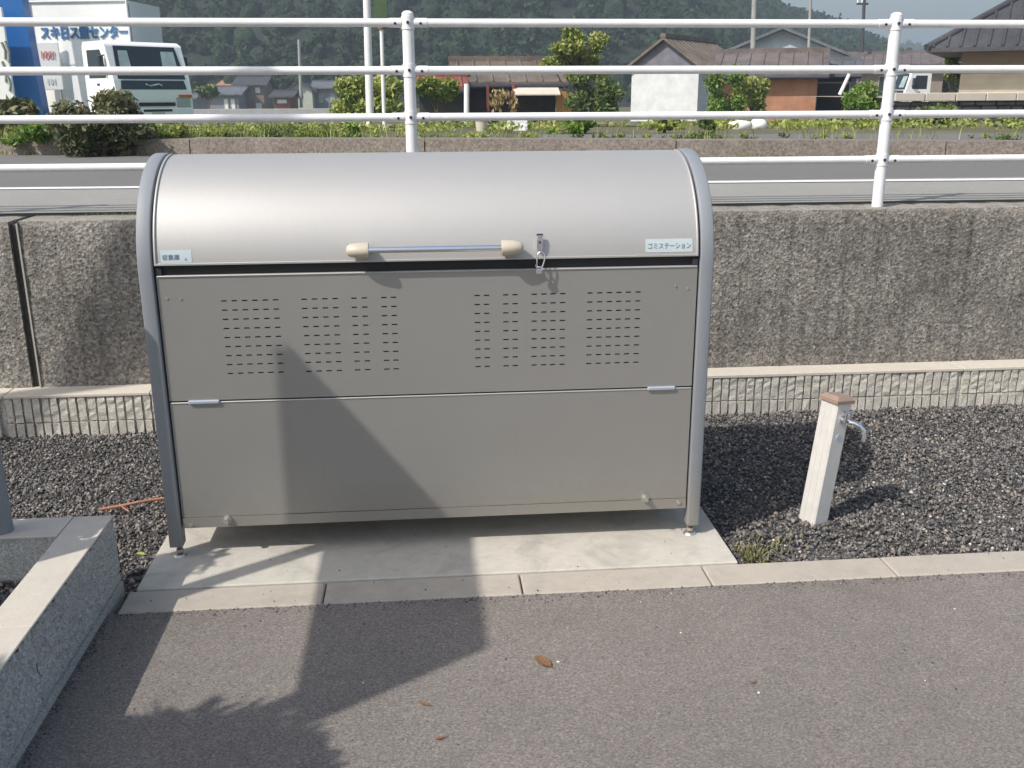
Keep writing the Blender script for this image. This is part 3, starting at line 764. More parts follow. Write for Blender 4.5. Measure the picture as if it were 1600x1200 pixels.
# handle
hb = MB().tube([(-.215, -.027, .938), (.231, -.027, .9385)], .0088, 16).build('handle', M['chrome'], box)
for s_, x_ in ((-1, -.243), (1, .259)):
    bm = bmesh.new()
    prof = [(0, .0), (.004, .012), (.012, .0175), (.030, .0205), (.058, .0225), (.064, .0215)]
    mb = MB(); c0 = Vector((x_, -.020, .937)); rings = []
    for d_, r_ in prof: rings.append([(c0.x-s_*d_, c0.y+1.35*r_*math.cos(2*math.pi*k/16), c0.z+r_*math.sin(2*math.pi*k/16)) for k in range(16)])
    vs = [q for rg in rings for q in rg]; mb.add(vs, [(i*16+k, i*16+(k+1) % 16, (i+1)*16+(k+1) % 16, (i+1)*16+k) for i in range(len(prof)-1) for k in range(16)], True)
    mb.add(rings[-1], [tuple(range(16))]); mb.build('end_cap', M['cream'], hb)
# stickers on the lid
def lid_y(z): 
    q = (z-ZS)/(RA-yo); return RA-(RA-yo)*math.sqrt(max(0, 1-q*q))
def sticker(x0, x1, z0, z1, txts):
    mb = MB(); n_ = 6; V = []
    for j in range(n_+1):
        z_ = z0+(z1-z0)*j/n_
        for x_ in (x0, x1): V.append((x_, lid_y(z_)-.0008, z_))
    mb.add(V, [(2*j, 2*j+1, 2*j+3, 2*j+2) for j in range(n_)], True)
    st = mb.build('sticker', M['sticker'], lid)
    for body, cx_, cz_, sz, sx_ in txts:
        ang = math.atan2(lid_y(cz_+.01)-lid_y(cz_-.01), .02)
        m4 = Matrix.Translation(Vector((cx_, lid_y(cz_)-.0016, cz_))-Vector(box.location)) @ Matrix.Rotation(math.pi/2-ang, 4, 'X')
        text_mesh('lettering', body, sz, M['ink'], st, m4, .0002, sx_)
sticker(.617, .757, .912, .950, [('ゴミステーション', .688, .929, .019, .86)])
sticker(-.757, -.672, .9065, .942, [('収集庫', -.729, .921, .017, .95), ('A', -.688, .916, .010, 1)])
# hasp on the lid and its staple
hs = MB().cbox(.299, .315, -.004, .009, .925, .968, .002).cbox(.301, .313, -.006, -.003, .940, .957, .001).build('hasp', M['chrome'], box)
MB().cyl((.307, -.008, .9485), (.307, -.003, .9485), .0035, 10).build('hasp_pin', M['bolt'], hs)
MB().cbox(.298, .316, .0, .007, .9655, .972, .001).build('hasp_hinge', M['bolt'], hs)
MB().tube([(.297, .012, .884), (.293, -.012, .882), (.300, -.022, .880), (.312, -.020, .881), (.316, .012, .884)], .0028, 8).build('staple', M['chrome'], box)
# padlock hanging through the hasp
pk = empty('padlock', (.305, -.012, .86), 'small chrome padlock hanging from the hasp at the lid edge', 'padlock')
MB().cbox(.2925, .3125, -.026, -.014, .861, .8755, .003).build('lock_body', M['chrome'], pk)
MB().tube([(.296, -.020, .875), (.2965, -.019, .903), (.301, -.017, .920), (.309, -.015, .925), (.317, -.016, .918), (.3185, -.018, .900), (.310, -.020, .875)], .0024, 8).build('shackle', M['chrome'], pk)

# ================================================================== TAP STAND
ts_ = empty('tap_stand', (1.262, .156, -.03), 'slim ivory water tap post with tan cap standing in the gravel', 'tap')
L4 = Matrix.Rotation(R(6.3), 4, 'Y') @ Matrix.Rotation(R(-1.0), 4, 'X') @ Matrix.Rotation(R(24), 4, 'Z')
def lm(mb, name, mat, par):
    mb.v = [tuple(L4 @ Vector(p)) for p in mb.v]; return mb.build(name, mat, par, local=True)
post = lm(MB().cbox(-.033, .033, -.036, .036, -.08, .425, .004), 'post', M['tapwhite'], ts_)
for s_ in (-1, 1): lm(MB().box(-.0345, -.032, s_*.012-.002, s_*.012+.002, -.02, .42), 'groove_strip', M['tapwhite'], post)
cp = MB(); cp.add([(-.040, -.040, .420), (.040, -.040, .420), (.040, .040, .420), (-.040, .040, .420), (-.040, -.040, .431), (.040, -.040, .431), (.040, .040, .431), (-.040, .040, .431), (-.026, -.026, .443), (.026, -.026, .443), (.026, .026, .443), (-.026, .026, .443)],
       [(0, 1, 5, 4), (1, 2, 6, 5), (2, 3, 7, 6), (3, 0, 4, 7), (4, 5, 9, 8), (5, 6, 10, 9), (6, 7, 11, 10), (7, 4, 8, 11), (8, 9, 10, 11), (0, 3, 2, 1)])
lm(cp, 'cap', M['tapcap'], ts_)
tp = lm(MB().cyl((0, -.036, .368), (0, -.041, .368), .014, 16).cyl((0, -.040, .368), (0, -.070, .368), .0085, 12).cyl((0, -.058, .36), (0, -.058, .392), .009, 12).tube([(0, -.066, .368), (.010, -.080, .368), (.022, -.094, .362), (.030, -.103, .350), (.034, -.107, .334), (.034, -.107, .314)], .0078, 12), 'tap', M['chrome'], ts_)
lm(MB().cyl((0, -.058, .392), (0, -.058, .398), .005, 8).cbox(-.020, .020, -.064, -.052, .397, .403, .002), 'tap_handle', M['chrome'], tp)
lm(MB().cyl((0, -.036, .305), (0, -.0375, .305), .011, 20), 'emblem', M['emblem'], ts_)

# ================================================================== FENCE
fe = empty('guard_fence', (0, 1.5, .86), 'white tubular steel guard fence with four rails on the retaining wall', 'fence')
RZ = [1.638, 1.452, 1.264, 1.070]
posts = [-4.23, -2.148, -.066, 2.016, 4.098, 6.18]
for i, px_ in enumerate(posts):
    lean = .006*((i*37) % 5-2)
    p_ = MB().cyl((px_, 1.5, .84), (px_, 1.5, 1.672), .0245, 20).dome((px_, 1.5, 1.672), .0245, 16, .55).build('post', M['white'], fe)
    for z_ in RZ:
        MB().cyl((px_, 1.5, z_-.026), (px_, 1.5, z_+.024), .0275, 20).build('collar', M['white'], p_)
        mb = MB()
        mb.cyl((px_, 1.473, z_), (px_, 1.4675, z_), .0065, 8); mb.build('bolt', M['bolt'], p_)
for a, b_ in zip([-6.3]+posts, posts+[8.2]):
    for z_ in RZ:
        rl = MB().cyl((a+.02, 1.5, z_), (b_-.02, 1.5, z_), .0168, 14).build('rail', M['white'], fe)
        mb = MB()
        for xq in (a+.052, b_-.052):
            MB().cyl((xq-.026, 1.5, z_), (xq+.026, 1.5, z_), .0188, 14).build('sleeve', M['white'], rl)
            mb2 = MB().cyl((xq, 1.4825, z_-.003), (xq, 1.477, z_-.004), .0055, 8); mb2.build('bolt', M['bolt'], rl)

# ================================================================== LEFT POST, AND UNSEEN THINGS ADDED TO CAST SHADOWS INTO THE FRAME
gp = empty('steel_post', (-1.19, -.232, .085), 'round grey steel post rising from the raised planter at the left edge', 'post')
MB().cyl((-1.19, -.232, .06), (-1.19, -.232, 1.15), .029, 18).dome((-1.19, -.232, 1.15), .029, 14, .4).build('pole', M['frame'], gp)
MB().cyl((-1.19, -.232, .084), (-1.19, -.232, .094), .045, 18).build('base_collar', M['frame'], gp)
sg = empty('shadow_board', (-1.62, -1.2, .08), 'unseen white board on two posts in the raised planter, added to cast a shadow', 'sign')  # unseen board, shaped to throw the shadow over box and asphalt
for yy in (-.80, -1.60): MB().cyl((-1.635, yy, .06), (-1.635, yy, 2.13), .030, 14).build('post', M['frame'], sg)
MB().cbox(-1.61, -1.59, -1.70, -.765, 1.555, 2.125, .003).build('board', M['signwhite'], sg)
st = MB().cyl((-6.79, -.72, -.1), (-3.95, -.72, 5.6), .068, 14).build('shadow_pole', M['pole_grey'], None, origin=(-6.79, -.72, -.05))  # unseen pole added to throw the slanting band on the wall
tag(st, 'unseen leaning pole added beyond the left edge to cast the band on the wall', 'pole')
bl = rblobs(-1.74, -1.90, 1.24, .28, .28, .28, 10, 5, .9)+rblobs(-1.95, -2.1, 1.1, .4, .4, .5, 7, 6, .55)
make_tree('shadow_shrub', 'unseen leafy shrub added left of the camera to shade the asphalt', 'shrub', (-1.85, -1.95, .08), 1.6, bl, 9000, .055, M['leaf_g'], 5, .03)  # unseen shrub added to shade the near left of the asphalt

bl = rblobs(-1.55, -.575, .80, .15, .14, .27, 12, 9, .75)
make_tree('shadow_seedling', 'unseen small shrub added beside the board post to shade the pad', 'shrub', (-1.55, -.63, .08), .7, bl, 4200, .035, M['leaf_g'], 9, .012)  # unseen shrub added to shade the left end of the pad

# ================================================================== SMALL LITTER
def leaf3(name, label, x_, y_, z_, ln, wd, rz, mat, cat='leaf', curl=.25):
    mb = MB(); n_ = 7; V = []
    for i in range(n_+1):
        t_ = i/n_; w_ = wd*math.sin(math.pi*min(1, t_*.92+.05))**.8/2; u = (t_-.5)*ln
        for s_ in (-1, 0, 1):
            V.append((u, s_*w_, z_*0+.002+abs(s_)*w_*curl+.12*ln*(t_-.5)**2))
    mb.add(V, [(i*3+k, i*3+k+1, (i+1)*3+k+1, (i+1)*3+k) for i in range(n_) for k in range(2)], True)
    mb.cyl((ln*.5, 0, .004), (ln*.72, .004, .003), .0008, 5)
    o = mb.build(name, mat, None); o.location = (x_, y_, z_); o.rotation_euler = (0, 0, rz); return tag(o, label, cat)
leaf3('dead_leaf', 'largest brown dead leaf lying on the asphalt in front of the box', .243, -.655, -.005, .058, .030, R(-60), M['leafbrown'])
leaf3('dead_leaf', 'small reddish brown leaf on the asphalt near the bottom right', .735, -.79, -.005, .014, .007, R(20), M['leafbrown'])
leaf3('dead_leaf', 'thin brown leaf on the asphalt right of the board shadow', -.055, -.80, -.005, .03, .008, R(-35), M['leafbrown'])
leaf3('dead_leaf', 'brown leaf scrap on the asphalt nearest the bottom edge', -.02, -.93, -.005, .022, .009, R(10), M['leafbrown'])
leaf3('yellow_leaf', 'yellow green leaf on the gravel between planter and pad', -.93, .07, -.012, .032, .018, R(-30), M['yleaf'])
chips = [((.28, -.655), 'white stone chip beside the largest dead leaf'), ((.735, -.83), 'white stone chip below the small reddish leaf at lower right'),
         ((-.20, -.70), 'tiny white chip lying inside the board shadow on the asphalt'), ((.62, -.55), 'tiny white chip on the sunlit asphalt right of the largest leaf'),
         ((1.15, -.82), 'tiny white chip nearest the bottom right corner of the asphalt'), ((1.4, -.5), 'tiny white chip on the asphalt nearest the right edge'),
         ((.55, -.38), 'tiny white chip just in front of the kerb right of the pad centre')]
ch0 = None
for i, ((a, b_), lb) in enumerate(chips):
    if ch0 is None:
        mb = MB(); rr = random.Random(3); v_ = [(p[0]*.0042*rr.uniform(.7, 1.2), p[1]*.0035*rr.uniform(.7, 1.2), p[2]*.0022) for p in SV]
        mb.add(v_, [tuple(f) for f in SF]); o = ch0 = mb.build('stone_chip', M['whitespeck'])
    else: o = ch0.copy(); col.objects.link(o)
    o.location = (a, b_, -.005); o.scale = (random.uniform(.45, .8),)*3 if i > 1 else (1.1, 1.1, 1.1); o.rotation_euler = (0, 0, i)
    tag(o, lb, 'stone', 'white chips on the asphalt')
tw = MB().tube([(-1.17, .44, -.014), (-1.10, .455, -.010), (-1.02, .49, -.008), (-.94, .515, -.010), (-.885, .55, -.006)], 0, 6, rads=[.005, .0065, .0045, .006, .0025]).tube([(-1.10, .455, -.010), (-1.075, .425, -.012), (-1.06, .41, -.014)], .0025, 5)
tag(tw.build('twig', M['twig'], None, origin=(-1.03, .48, -.015)), 'reddish dry twig on the gravel left of the box', 'twig')
# weeds beside the pad corner, and moss at the wall top
sp = [(.93+abs(rng.normal(0, .05)), -.10+rng.normal(0, .05), -.03) for _ in range(170)]+[(1.06+rng.normal(0, .05), -.02+rng.normal(0, .04), -.03) for _ in range(60)]
tag(blades('weeds', sp, .020, .005, M['leaf_d2'], 2, 1.4), 'small yellow green weeds in the gravel at the pad corner', 'weeds', kind='stuff')
sp = [(-1.33+rng.normal(0, .09), 1.625+rng.normal(0, .01), .85) for _ in range(160)]
tag(blades('moss', sp, .022, .006, M['leaf_y'], 3, .9), 'yellow moss tufts in the joint on top of the retaining wall', 'moss', kind='stuff')

# ================================================================== BACKGROUND: SIGNS, TRUCK
def k_at(y): return (y-CAM[1])/F_PX*1.0      # metres per photo pixel, roughly
# shop sign building: white fascia receding to the right, front end greyed to paint its shade, blue pillar
ys_ = 22.9
sb = empty('cargo_body', (X(128, ys_), ys_, .95))
A = P(52, 60, ys_); B = P(205, 60, 22.4); C = P(252, 60, 24.2)
def vquad(mb, a, b, z0, z1): mb.add([(a[0], a[1], z0), (b[0], b[1], z0), (b[0], b[1], z1), (a[0], a[1], z1)], [(0, 1, 2, 3)])
mb = MB(); z0 = .98; z1 = Z(6, ys_); D = C+(A-B)
mb.add([(A[0], A[1], z0), (B[0], B[1], z0), (C[0], C[1], z0), (D[0], D[1], z0), (A[0], A[1], z1), (B[0], B[1], z1), (C[0], C[1], z1), (D[0], D[1], z1)], [(0, 1, 5, 4), (1, 2, 6, 5), (2, 3, 7, 6), (3, 0, 4, 7), (4, 5, 6, 7)])
mb.build('cargo_shell', M['signwhite'], sb)
mb = MB(); nB = np.array([-(C-B)[1], (C-B)[0], 0])/np.linalg.norm((C-B)[:2]); o_ = -nB*.03
mb.add([(B[0]+o_[0], B[1]+o_[1], z0), (C[0]+o_[0], C[1]+o_[1], z0), (C[0]+o_[0], C[1]+o_[1], z1), (B[0]+o_[0], B[1]+o_[1], z1)], [(0, 1, 2, 3)])
mb.build('front_wall', M['signgrey'], sb)  # front of the white body, its shade painted in as grey
tx = MB()
for q in (A, B): tx.cyl((q[0]+(.02 if q is A else -.02), q[1]-.012, z0), (q[0]+(.02 if q is A else -.02), q[1]-.012, z1), .03, 8)
tx.build('corner_rail', M['signgrey'], sb)
MB().tube([tuple(A*[1,1,0]+[0,-.012,z1]), tuple(B*[1,1,0]+[0,-.012,z1])], .035, 8).build('roof_rail', M['signgrey'], sb)
ux = Vector((B-A)).normalized(); ux.z = 0; ux.normalize(); uz = Vector((0, 0, 1)); un = ux.cross(uz)   # outward normal toward the viewer
def frame4(o_): return Matrix(((ux.x, uz.x, un.x, o_.x), (ux.y, uz.y, un.y, o_.y), (ux.z, uz.z, un.z, o_.z), (0, 0, 0, 1)))
cen = (Vector(P(57, 62, ys_))+Vector(P(203, 44, 22.4)))/2; cen = Vector((cen.x, A[1]+(cen.x-A[0])*(B[1]-A[1])/(B[0]-A[0]), 0)); cen.z = Z(53, cen.y); cen.x += .05
text_mesh('lettering', 'スキ日ス重センター', .31, M['signink'], sb, frame4(cen+un*.03-Vector(sb.location)), .01, .80, .035)
mb = MB(); vquad(mb, A+np.array(un)*.02, A+(B-A)*.4+np.array(un)*.02, Z(100, ys_), Z(98.5, ys_)); mb.build('trim_line', M['signgrey'], sb)
# small white poster board with red figures
yq = 22.6; pb = empty('poster_board', (X(80, yq), yq, tz(0, yq)), 'small white poster board with red figures beside the truck cab', 'sign')
a, b_ = X(62, yq), X(101, yq)
MB().cbox(a, b_, yq, yq+.05, Z(138, yq), Z(66, yq), .01).build('board', M['signwhite'], pb)
for q in (a+.08, b_-.08): MB().cyl((q, yq+.03, tz(q, yq)-.1), (q, yq+.03, Z(135, yq)), .025, 8).build('leg', M['pole_grey'], pb)
text_mesh('lettering', '100!', .25, M['signred'], pb, Matrix.Translation(Vector(((a+b_)/2+.02, yq-.02, Z(86, yq)))-Vector(pb.location)) @ Matrix.Rotation(math.pi/2, 4, 'X'), .005, .8)
text_mesh('lettering', '101', .2, M['signgrey'], pb, Matrix.Translation(Vector(((a+b_)/2+.02, yq-.02, Z(125, yq)))-Vector(pb.location)) @ Matrix.Rotation(math.pi/2, 4, 'X'), .005, .8)
# blue pillar sign
yq = 21.5; bp = empty('pillar_sign', (X(35, yq), yq, tz(0, yq)), 'tall blue pillar sign at the left edge beyond the fence', 'sign')
a0_, a1_ = P(10, 0, yq), P(30, 150, yq)
mb = MB(); pw = X(54, yq)-X(10, yq)
pzt, pzb = Z(-60, yq), tz(0, yq)-.1
xt, xb = X(8, yq), X(28, yq)
mb.add([(xb, yq, pzb), (xb+pw*.86, yq, pzb), (xt+pw, yq, pzt), (xt, yq, pzt), (xb, yq+.4, pzb), (xb+pw*.86, yq+.4, pzb), (xt+pw, yq+.4, pzt), (xt, yq+.4, pzt)], [(0, 1, 2, 3), (5, 4, 7, 6), (1, 5, 6, 2), (4, 0, 3, 7), (3, 2, 6, 7)])
mb.build('column', M['signblue'], bp)
# white hoarding left of the pillar
yq = 21.0; wh = empty('hoarding', (X(0, yq), yq, tz(0, yq)), 'white advertising board with grey scribble cut by the left edge of the photo', 'sign')
MB().cbox(X(-70, yq), X(22, yq), yq, yq+.08, Z(152, yq), Z(14, yq), .01).build('board', M['signwhite'], wh)
for q in (X(-60, yq), X(12, yq)): MB().cyl((q, yq+.05, tz(q, yq)-.1), (q, yq+.05, Z(152, yq)), .03, 8).build('leg', M['pole_grey'], wh)
mb = MB()
for q0, q1 in (((2, 66), (8, 92)), ((8, 64), (14, 98)), ((3, 96), (9, 128)), ((12, 120), (15, 142))):
    A_, B_ = P(q0[0], q0[1], yq-.01), P(q1[0], q1[1], yq-.01); mb.tube([A_, (A_+B_)/2+np.array([.04, 0, 0]), B_], .03, 5)
mb.build('scribble', M['pole_grey'], wh)

def truck(loc, rz, label, body='flat', Wd=1.70):
    t = empty('delivery_truck' if body == 'flat' else 'pickup_truck', loc, label, 'truck', rz=rz)
    h = Wd/2
    # local: +x = heading, y across, z up. cab side profile
    prof_ = [(0, .45), (.0, .95), (-.05, 1.18), (-.30, 1.93), (-.45, 2.0), (-1.25, 2.0), (-1.32, 1.9), (-1.32, .50), (-1.05, .50), (-1.0, .78), (-.85, .92), (-.62, .92), (-.47, .78), (-.42, .45)]
    cab = MB().prism(prof_, 'y', -h, h).build('cab', M['truckwhite'], t, local=True); bevel(cab, .04, 2)
    def slope(z, o=.012): return -.05-(z-1.18)*.25/.75+o
    mb = MB(); z0_, z1_ = 1.20, 1.90
    mb.add([(slope(z0_), -h+.10, z0_), (slope(z0_), h-.10, z0_), (slope(z1_), h-.18, z1_), (slope(z1_), -h+.18, z1_)], [(0, 1, 2, 3)])
    ws = mb.build('windscreen', M['glass'], cab, local=True)
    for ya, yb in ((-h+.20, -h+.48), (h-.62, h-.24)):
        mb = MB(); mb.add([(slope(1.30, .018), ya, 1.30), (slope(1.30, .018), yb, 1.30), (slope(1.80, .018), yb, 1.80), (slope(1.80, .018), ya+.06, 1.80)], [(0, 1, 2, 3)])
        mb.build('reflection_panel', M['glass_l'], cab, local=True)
    for s_ in (-1, 1):
        yo_ = s_*(h+.004)
        mb = MB(); mb.add([(-.38, yo_, 1.22), (-1.12, yo_, 1.22), (-1.12, yo_, 1.82), (-.52, yo_, 1.82), (-.32, yo_, 1.35)], [(0, 1, 2, 3, 4)]); mb.build('side_window', M['glass'], cab, local=True)
        MB().cbox(-.38, -.30, s_*(h+.10)-.06, s_*(h+.10)+.06, 1.35, 1.70, .02).cyl((-.34, s_*h, 1.7), (-.34, s_*(h+.1), 1.68), .015, 6).build('mirror', M['bolt'], t, local=True)
        MB().cbox(.0, .025, s_*(h-.08), s_*(h-.40), .60, .80, .01).build('headlamp', M['lampglass'], t, local=True)
        MB().cbox(-.04, .028, s_*(h-.03), s_*(h-.34), .81, .86, .01).build('indicator', M['amber'], t, local=True)
        MB().cbox(-.80, -.68, s_*(h+.002)-.008, s_*(h+.002)+.008, 1.06, 1.11, .005).build('door_handle', M['bolt'], cab, local=True)
        for xw in (-.74, -2.7):
            wl = MB().cyl((xw, s_*(h-.20), .33), (xw, s_*(h-.01), .33), .33, 20).build('wheel', M['tyre'], t, local=True)
            MB().cyl((xw, s_*(h-.015), .33), (xw, s_*(h+.004), .33), .19, 16).build('rim', M['truckwhite'], wl, local=True)
    gr = MB(); gr.add([(.008, -h+.12, .98), (.008, h-.12, .98), (-.035, h-.16, 1.17), (-.035, -h+.16, 1.17)], [(0, 1, 2, 3)]); g_ = gr.build('front_panel', M['glass'], t, local=True)
    MB().tube([(.01, -.20, 1.09), (.012, -.1, 1.05), (.012, .0, 1.07), (.012, .10, 1.09), (.012, .18, 1.06)], .018, 6).build('badge', M['glass_l'], t, local=True)
    bp_ = MB().cbox(-.1, .05, -h+.02, h-.02, .40, .58, .02).build('bumper', M['truckwhite'], t, local=True)
    MB().cbox(.045, .056, -.45, .45, .62, .70, .004).cbox(.05, .06, -.35, .35, .50, .55, .004).build('grille', M['rubber'], t, local=True)
    MB().cbox(.05, .06, -.16, .16, .41, .49, .003).build('number_plate', M['cream'], t, local=True)
    if body != 'flat':
        MB().box(-3.4, -1.40, -h+.05, h-.05, .62, .72).build('load_bed', M['pole_grey'], t, local=True)
        for s_ in (-1, 1): MB().cbox(-3.4, -1.40, s_*(h-.06)-.02, s_*(h-.06)+.02, .72, 1.02, .01).build('side_board', M['truckwhite'], t, local=True)
    MB().box(-3.3, -.2, -.35, .35, .38, .60).build('chassis', M['bolt'], t, local=True)
    return t
yt = 20.6; pc = P(243, 150, yt)
# heading: turned 27 degrees to the viewer's right
tk = truck((pc[0], pc[1], Z(206, yt)), R(-46), 'white box truck with blue lettering on its body parked beyond the road at left', 'flat', 1.84)
bpy.context.view_layer.update()
for ch in list(sb.children):      # the cargo body belongs to the truck
    mw = ch.matrix_world.copy(); ch.parent = tk; ch.matrix_parent_inverse = Matrix.Identity(4); ch.matrix_basis = tk.matrix_world.inverted() @ mw
bpy.data.objects.remove(sb)
yt = 43.; pc = P(1398, 150, yt)
truck((pc[0], pc[1], .30), R(180+8), 'small white pickup cab parked far off beside the beige house', 'far', 1.5)

# ================================================================== POLES
def pole(name, label, px_t, px_b, py_b, y, r, mat, top=-40, cat='pole', group=None):
    a = P(px_b, py_b, y); b_ = P(px_t, top, y); t = empty(name, a, label, cat, group)
    MB().cyl(tuple(a), tuple(b_), r, 12, r*.92).build('shaft', mat, t); return t, a, b_
p1, _, _ = pole('lamp_pole', 'thick white pole beyond the road left of the fence post', 572, 579, 212, 10.5, .052, M['white'])
p2, a, b_ = pole('sign_pole', 'thinner white sign pole just right of the thick white pole', 596, 601, 207, 11.2, .028, M['white'], 42)
MB().cyl((b_[0], b_[1], b_[2]-.03), (b_[0], b_[1], b_[2]+.06), .05, 12).build('bracket', M['rust'], p2)
MB().cbox(b_[0]-.09, b_[0]+.09, b_[1]-.02, b_[1]+.02, b_[2]+.06, b_[2]+.9, .004).build('sign_plate', M['signgreen'], p2)
pole('utility_pole', 'pale grey concrete utility pole rising through the grey gabled roof', 1180, 1176, 96, 42, .12, M['pole_grey'])
pole('utility_pole', 'thin light pole right of the concrete utility pole above the roofs', 1268, 1263, 98, 42, .07, M['pole_grey'])
p5, a, b_ = pole('utility_pole', 'dark thin pole with crossarms above the long low roof', 1352, 1347, 82, 52, .09, M['tile_dk'])
for py_ in (6, 38): 
    c_ = P(1351, py_, 52); MB().cbox(c_[0]-.45, c_[0]+.2, c_[1]-.05, c_[1]+.05, c_[2]-.05, c_[2]+.05, .01).build('crossarm', M['tile_dk'], p5)
    for dx in (-.4, -.15): MB().cyl((c_[0]+dx, c_[1], c_[2]+.05), (c_[0]+dx, c_[1], c_[2]+.25), .045, 8).build('insulator', M['signwhite'], p5)
pole('garden_post', 'short white post in front of the brown shed', 729, 729, 206, 17, .055, M['white'], 131)
p7, a, b_ = pole('utility_pole', 'faint far utility pole in front of the cream gable house', 467, 471, 168, 88, .14, M['pole_grey'], 62)
pole('garden_post', 'leaning white post left of the bright green bush', 1327, 1312, 148, 24, .05, M['white'], 116)

# ================================================================== HOUSES
def house(name, label, px0, px1, y, py_base, py_eave, py_ridge, depth, wallmat, roofmat, ridge='x', wins=(), over=.35, rz=0, cat='house', upper=None, group=None):
    """gable house: front between px0 and px1 at depth y; ridge 'x' runs across, 'y' runs away from us"""
    xa, xb = X(px0, y), X(px1, y); w_ = (xb-xa)/2; xm = (xa+xb)/2; zb = Z(py_base, y, (px0+px1)/2); ze = Z(py_eave, y, (px0+px1)/2)-zb; zr = Z(py_ridge, y, (px0+px1)/2)-zb
    t = empty(name, (xm, y, zb), label, cat, group, rz=rz)
    L_ = dict(local=True)
    if ridge == 'y':
        MB().prism([(-w_, -.5), (w_, -.5), (w_, ze), (0, zr), (-w_, ze)], 'y', 0, depth).build('wall', M[wallmat], t, **L_)
        if upper:
            f_ = .05; MB().prism([(-w_-.02, ze*.93), (w_+.02, ze*.93), (w_+.02, ze), (0, zr), (-w_-.02, ze)], 'y', -.04, -.002).build('gable_boards', M[upper], t, **L_)
        sl = (zr-ze)/w_
        th = .12
        rf = MB()
        for s_ in (-1, 1):
            xe = s_*(w_+over); z_e = ze-sl*over
            rf.prism([(0, zr+.02), (xe, z_e+.02), (xe, z_e+.02+th), (0, zr+.02+th)], 'y', -over, depth+over)
        rf_ = rf.build('roof', M[roofmat], t, **L_)
        MB().box(-.12, .12, -over-.02, depth+over+.02, zr+th-.02, zr+th+.14).build('ridge_tiles', M[roofmat], rf_, **L_)
        if y < 60:    # tile courses as raised battens down the slope
            n_ = max(4, int((depth+2*over)/.45))
            for k in range(n_):
                yy = -over+(depth+2*over)*(k+.5)/n_
                mb = MB()
                for s_ in (-1, 1):
                    xe = s_*(w_+over); z_e = ze-sl*over
                    mb.tube([(0, yy, zr+.02+th), (xe, yy, z_e+.02+th)], .04, 5)
                mb.build('tile_roll', M[roofmat], rf_, **L_)
    else:
        yr = depth/2
        MB().prism([(0, -.5), (depth, -.5), (depth, ze), (yr, zr), (0, ze)], 'x', -w_, w_).build('wall', M[wallmat], t, **L_)
        sl = (zr-ze)/yr; th = .12; rf = MB()
        for s_ in (-1, 1):
            ye = yr+s_*(yr+over); z_e = ze-sl*over
            rf.prism([(yr, zr+.02), (ye, z_e+.02), (ye, z_e+.02+th), (yr, zr+.02+th)], 'x', -w_-over, w_+over)
        rf_ = rf.build('roof', M[roofmat], t, **L_)
        MB().box(-w_-over-.02, w_+over+.02, yr-.12, yr+.12, zr+th-.02, zr+th+.14).build('ridge_tiles', M[roofmat], rf_, **L_)
        if y < 60:
            n_ = max(4, int((2*w_+2*over)/.45))
            for k in range(n_):
                xx_ = -w_-over+(2*w_+2*over)*(k+.5)/n_
                MB().tube([(xx_, yr, zr+.02+th), (xx_, -over, ze-sl*over+.02+th)], .04, 5).build('tile_roll', M[roofmat], rf_, **L_)
    if ridge == 'x' and y < 60: MB().cyl((-w_-over, -over-.05, ze-sl*over+.02), (w_+over, -over-.05, ze-sl*over+.02), .06, 8).build('gutter', M['bolt'], t, **L_)
    for wn in wins:   # (u0,u1,v0,v1,mat) fractions of the front
        u0, u1, v0, v1 = wn[:4]; mt_ = wn[4] if len(wn) > 4 else 'glass'
        x0_, x1_ = -w_+2*w_*u0, -w_+2*w_*u1; z0_, z1_ = ze*v0, ze*v1
        fr_ = MB(); b_ = .05
        fr_.box(x0_-b_, x1_+b_, -.06, -.005, z0_-b_, z0_).box(x0_-b_, x1_+b_, -.06, -.005, z1_, z1_+b_).box(x0_-b_, x0_, -.06, -.005, z0_, z1_).box(x1_, x1_+b_, -.06, -.005, z0_, z1_)
        f2 = fr_.build('window', M['pole_grey'], t, **L_)
        MB().box(x0_, x1_, -.03, -.01, z0_, z1_).build('pane', M[mt_], f2, **L_)
    return t, xm, zb, w_, ze, zr
def anchor(t, px, y, w_):
    "put the left front corner of a turned house at photo column px"
    a = t.rotation_euler[2]; c = Vector((X(px, y), y, 0)); t.location = (c.x+w_*math.cos(a), c.y+w_*math.sin(a), t.location[2])
# white walled storehouse, gable to the viewer, ridge running back and to the right
house('storehouse', 'white walled storehouse with grey board gable and brown tiled roof', 982, 1092, 39, 196, 104, 63, 5.2, 'white_plaster', 'tile_br', 'y', [], .3, R(-37), 'storehouse', 'grey_boards')
house('farmhouse', 'large farmhouse with pale blue gable and wide grey roof behind the storehouse', 1118, 1312, 52, 196, 90, 47, 7.5, 'pale_blue_siding', 'tile_gy', 'y', [(.12, .25, .72, .9), (.4, .52, .72, .9), (.72, .84, .70, .86)], .6, R(-20))
t5, xm5, zb5, w5, ze5, zr5 = house('terracotta_house', 'terracotta walled outbuilding with purple brown roof between two bushes', 1128, 1270, 31, 212, 117, 84, 4.2, 'terracotta_wall', 'tile_pu', 'x', [], .35, R(-21), 'outbuilding')
t6, *_ = house('open_garage', 'dark open garage with pale roof edge beside the terracotta wall', 1276, 1326, 31.5, 205, 118, 98, 4.0, 'shade_dark', 'tile_gy', 'x', [(.05, .95, .02, .86, 'dark')], .3, R(-22), 'garage')  # closed wall and dark pane paint the shade inside the garage
house('long_house', 'long low house with purple tiled roof and dark ridge behind the fence post', 1300, 1460, 49, 190, 102, 84, 7, 'brown_siding', 'tile_pu', 'x', [(.1, .25, .3, .8), (.45, .6, .3, .8)], .5, R(-25))
